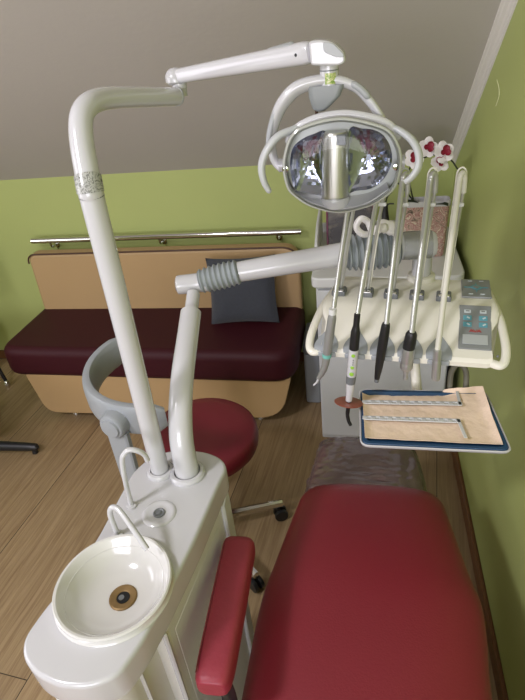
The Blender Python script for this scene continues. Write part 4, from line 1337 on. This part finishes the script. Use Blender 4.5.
# ------------------------------------------------------------ the five hand instruments with their hoses
def hose(pts, r, m_, parent):
    return obj('hose', tube(catmull([W3(*p) for p in pts], 8), r, 14), m_, parent)
YH = -0.017
def hose_path(i, h):
    sx_, sy_ = slots[i]
    tx, ty = tops[i]
    hx, hy, hz = h
    ax_ = tx - 0.0042
    return [h, (hx + (ax_ - hx) * 0.3, hy + (ty - hy) * 0.30, hz + (TOPZ - 0.03 - hz) * 0.33), (hx + (ax_ - hx) * 0.7, hy + (ty - hy) * 0.66, hz + (TOPZ - 0.03 - hz) * 0.72),
            (ax_, ty - 0.014, TOPZ - 0.030), (ax_ + 0.002, ty - 0.009, TOPZ - 0.012), (tx + 0.0025, ty - 0.004, TOPZ - 0.008), (tx + 0.006, ty, TOPZ - 0.020), (tx + 0.0068, ty + 0.002, TOPZ - 0.05)]
def return_hose(i, m_, parent):
    sx_, sy_ = slots[i]
    tx, ty = tops[i]
    return obj('return_hose', tube(catmull([W3(tx + 0.0068, ty + 0.002, TOPZ - 0.045), W3(sx_ + 0.007 + (tx - sx_) * 0.45, sy_ - 0.001, 0.22), W3(sx_ + 0.004, sy_ + 0.003, 0.080)], 8), 0.0040, 12), m_, parent)

t1 = thing('water_syringe', 'grey metal air-water syringe with thin white tip, leftmost on the console', 'dental syringe', W3(-0.16, YH, 0.0), RC)
a, b_ = W3(-0.150, YH, 0.112), W3(-0.167, YH, 0.000)
hose(hose_path(0, (-0.149, YH + 0.001, 0.115)), 0.0054, M['hose'], t1)
return_hose(0, M['hose'], t1)
M['gunmetal'] = mat('gunmetal', '#9a9b99', 0.35, metal=0.4, var=0.06, vscale=20)
obj('collar', along(W3(-0.1495, YH, 0.125), a, [(0.0085, 0), (0.0088, 0.5), (0.0085, 1)], 18), M['cabtop'], t1)
obj('body', along(a, b_, [(0.0078, 0), (0.0095, 0.08), (0.0105, 0.5), (0.0098, 0.9), (0.009, 1.0)], 20), M['gunmetal'], t1)
obj('band', along(W3(-0.1655, YH, 0.008), W3(-0.1665, YH, -0.001), [(0.0105, 0), (0.0105, 1)], 20), M['teal'], t1)
neck = catmull([b_, W3(-0.170, YH, -0.020), W3(-0.177, YH, -0.043), W3(-0.188, YH, -0.064)], 5)
obj('nozzle', tube(neck, [0.0088] * 6 + [0.0080] * 4 + [0.007] * 3 + [0.0055] * 3, 16), M['gunmetal'], t1)
obj('tip', tube(catmull([W3(-0.187, YH, -0.062), W3(-0.192, YH, -0.075), W3(-0.201, YH, -0.086)], 5), [0.003, 0.0025, 0.0018], 10), M['white'], t1)

t1 = thing('curing_light', 'white curing light with green buttons and a round orange shield', 'curing light', W3(-0.11, YH, 0.0), RC)
def L2(z):           # axis of the wand
    return W3(-0.102 - (0.048 - z) * 0.085, YH - 0.006, z)
hose(hose_path(1, (-0.0965, YH - 0.004, 0.110)), 0.0054, M['hose'], t1)
return_hose(1, M['hose'], t1)
obj('sleeve', along(L2(0.118), L2(0.030), [(0.0068, 0), (0.0070, 0.30), (0.0080, 0.38), (0.0105, 0.5), (0.0108, 1.0)], 20), M['black'], t1)
bd = obj('body', along(L2(0.032), L2(-0.116), [(0.0102, 0), (0.0108, 0.03), (0.0112, 0.5), (0.0105, 0.68), (0.0088, 0.82), (0.0078, 1.0)], 22), M['white'], t1)
for zz, r in ((0.018, 0.0042), (-0.014, 0.0040), (-0.032, 0.0050)):
    c = L2(zz) + RC @ Vector((0.001, -0.0108, 0))
    obj('button', lathe([(r, -0.001), (r, 0.0012), (r * 0.6, 0.0018)], c, RC @ Vector((0, -1, 0.05)), 16), M['green_btn'], bd)
for zz in (0.006, 0.000, -0.006):
    obj('indicator', bx(L2(zz) + RC @ Vector((0.002, -0.0112, 0)), (0.002, 0.001, 0.003)), M['greyd'], bd)
obj('window', along(L2(-0.042), L2(-0.064), [(0.0115, 0), (0.0108, 1)], 22), M['greyd'], t1)
obj('shield', lathe([(0.008, -0.0015), (0.032, -0.0015), (0.034, 0.0), (0.032, 0.0015), (0.008, 0.0015)], L2(-0.122), RC @ Vector((0.06, 0.28, 1)), 40), M['orange'], t1)
obj('light_guide', tube(catmull([L2(-0.114), L2(-0.140), L2(-0.160), L2(-0.178) + Vector((0.004, -0.002, 0)), L2(-0.190) + Vector((0.010, -0.004, 0))], 6), [0.006, 0.0048, 0.0045, 0.0042, 0.0040], 14), M['black'], t1)

t1 = thing('scaler_handpiece', 'slim black handpiece on a grey hose, third from left', 'handpiece', W3(-0.045, YH, 0.0), RC)
hose(hose_path(2, (-0.0355, YH, 0.094)), 0.0056, M['hose'], t1)
return_hose(2, M['hose'], t1)
obj('body', along(W3(-0.036, YH, 0.096), W3(-0.0525, YH, -0.050), [(0.0080, 0), (0.0095, 0.04), (0.0108, 0.25), (0.0106, 0.5), (0.0085, 0.8), (0.0068, 0.93), (0.0060, 1.0)], 20), M['black'], t1)
obj('nose', along(W3(-0.0523, YH, -0.048), W3(-0.0535, YH, -0.059), [(0.0058, 0), (0.0052, 1)], 14), M['greyd'], t1)

t1 = thing('micromotor', 'silver motor handpiece with a black sleeve, fourth from left', 'handpiece', W3(0.012, YH, 0.0), RC)
hose(hose_path(3, (0.0175, YH, 0.076)), 0.0062, M['hose'], t1)
return_hose(3, M['hose'], t1)
obj('sleeve', along(W3(0.0178, YH, 0.079), W3(0.013, YH, 0.038), [(0.009, 0), (0.0122, 0.14), (0.0130, 0.5), (0.0132, 1.0)], 22), M['black'], t1)
obj('body', along(W3(0.0132, YH, 0.040), W3(0.0102, YH, -0.018), [(0.0125, 0), (0.0138, 0.08), (0.0138, 0.55), (0.0128, 0.62), (0.0128, 0.70), (0.0138, 0.74), (0.0136, 0.92), (0.0105, 1.0)], 24), M['silver'], t1)
obj('coupling', along(W3(0.0102, YH, -0.017), W3(0.0098, YH, -0.044), [(0.0062, 0), (0.0062, 0.4), (0.005, 0.45), (0.005, 0.7), (0.0058, 0.75), (0.0055, 1.0)], 16), M['silver'], t1)

t1 = thing('turbine_hose', 'bare cream hose ending in a silver coupling, rightmost on the console', 'handpiece', W3(0.072, YH, 0.0), RC)
hose(hose_path(4, (0.0725, YH, 0.035)), 0.0062, M['hosew'], t1)
return_hose(4, M['hose'], t1)
obj('coupling', along(W3(0.0722, YH, 0.040), W3(0.0745, YH, -0.038), [(0.0085, 0), (0.0090, 0.05), (0.0090, 0.30), (0.0084, 0.32), (0.0084, 0.36), (0.0094, 0.38), (0.0096, 0.95), (0.0085, 1.0)], 20), M['silver'], t1)

# ============================================================ tray
TZ = 0.922
q = [(-0.004, 0.884), (0.306, 0.880), (0.291, 1.088), (-0.008, 1.088)]     # near-left, near-right, far-right, far-left
t = thing('instrument_tray', 'shallow white tray with dark blue rim hanging under the console', 'tray', (0.14, 0.99, TZ))
def tq(ins, r):
    c = Vector((0.139, 0.989))
    pts_ = []
    for (x, y) in q:
        v = Vector((x, y)) - c
        pts_.append(c + Vector((v.x - math.copysign(ins, v.x), v.y - math.copysign(ins, v.y))))
    return round_poly([(p.x, p.y) for p in pts_], r, 5)
def rz(ins, r, z):
    return [Vector((p.x, p.y, z)) for p in tq(ins, r)]
bm = new()
add_rings(bm, [rz(0.020, 0.01, TZ - 0.002), rz(0.008, 0.014, TZ - 0.001), rz(0.001, 0.02, TZ + 0.006), rz(0.0, 0.02, TZ + 0.011), rz(0.002, 0.02, TZ + 0.0125), rz(0.004, 0.018, TZ + 0.011), rz(0.006, 0.016, TZ + 0.003)], True, True)
obj('pan', bm, M['white'], t)
bm = new()
add_rings(bm, [rz(0.005, 0.016, TZ + 0.0035), rz(0.0045, 0.016, TZ + 0.0105), rz(0.006, 0.016, TZ + 0.0135), rz(0.013, 0.013, TZ + 0.0135), rz(0.018, 0.012, TZ + 0.007), rz(0.021, 0.012, TZ + 0.0045)], False, True)
obj('blue_liner', bm, M['blue'], t)
# paper liner, slightly crumpled
cor = [Vector((0.007, 0.904)), Vector((0.289, 0.898)), Vector((0.281, 1.090)), Vector((0.000, 1.066))]
def pf(s, v):
    a_ = cor[0].lerp(cor[1], s); b2 = cor[3].lerp(cor[2], s)
    p = a_.lerp(b2, v)
    edge = max(abs(2 * s - 1), (1 - 2 * v), (2 * v - 1) * min(1, max(0, (s - 0.52) / 0.16)))
    z = TZ + 0.0068 + 0.0016 * mnoise.noise(Vector((p.x * 26, p.y * 26, 0.4))) + 0.0012 * mnoise.noise(Vector((p.x * 60, p.y * 60, 2)))
    z += 0.010 * max(0, (edge - 0.86) / 0.14) ** 1.5
    z += 0.010 * max(0, s - 0.55) * max(0, v - 0.5) * 4
    y = p.y + (0.003 * mnoise.noise(Vector((p.x * 40, 1, 1))) if v > 0.95 else 0)
    return Vector((p.x, y, z))
bm = thicken(quad_sheet(None, None, None, 48, 34, pf), 0.0006)
o = obj('paper_liner', bm, M['paper'], origin=(0.14, 0.99, TZ + 0.006))
tag(o, 'crumpled peach paper sheet lining the blue-rimmed tray', 'paper')
# perforated metal L strips
def strip(run, leg, name_label, group=None):
    b1 = new()
    (xa, ya), (xb, yb) = run
    (xc, yc) = leg
    zz = TZ + 0.0165
    L_ = Vector((xb - xa, yb - ya))
    nrm = Vector((-L_.y, L_.x)).normalized()
    n_ = 11
    w_ = 0.0135
    def seg(p, r_, w__):
        d = Vector((r_.x - p.x, r_.y - p.y)); m_ = (p + r_) / 2
        ang = math.atan2(d.y, d.x)
        add_box(b1, (m_.x, m_.y, zz), (d.length, w__, 0.0022), 0.0006, 1, Matrix.Rotation(ang, 3, 'Z'))
    A2, B2, C2 = Vector((xa, ya)), Vector((xb, yb)), Vector((xc, yc))
    mid = (A2 + B2) / 2
    add_box(b1, (mid.x, mid.y, zz - 0.0011), ((B2 - A2).length, w_ * 0.9, 0.0008), 0, 1, Matrix.Rotation(math.atan2(B2.y - A2.y, B2.x - A2.x), 3, 'Z'))
    seg(A2 + nrm * w_ * 0.36, B2 + nrm * w_ * 0.36, w_ * 0.30)
    seg(A2 - nrm * w_ * 0.42, B2 - nrm * w_ * 0.42, w_ * 0.18)
    for k in range(n_ + 1):
        c = A2.lerp(B2, k / n_)
        seg(c + nrm * w_ * 0.4 + Vector((0, 0)), c - nrm * w_ * 0.4, 0.010 if k % 12 else 0.012)
    seg(B2 - nrm * w_ * (0.5 if (C2 - B2).dot(nrm) > 0 else -0.5), C2, 0.007)
    return b1
o = obj('instrument_rack', strip(((0.006, 1.030), (0.222, 1.032)), (0.222, 1.078), ''), M['cabinet'], origin=(0.11, 1.04, TZ + 0.0155))
tag(o, 'notched metal L-strip on the far half of the tray paper', 'rack')
o = obj('instrument_rack', strip(((0.007, 0.972), (0.210, 0.970)), (0.218, 0.915), ''), M['cabinet'], origin=(0.10, 0.96, TZ + 0.0155))
tag(o, 'notched metal L-strip on the near half of the tray paper', 'rack')
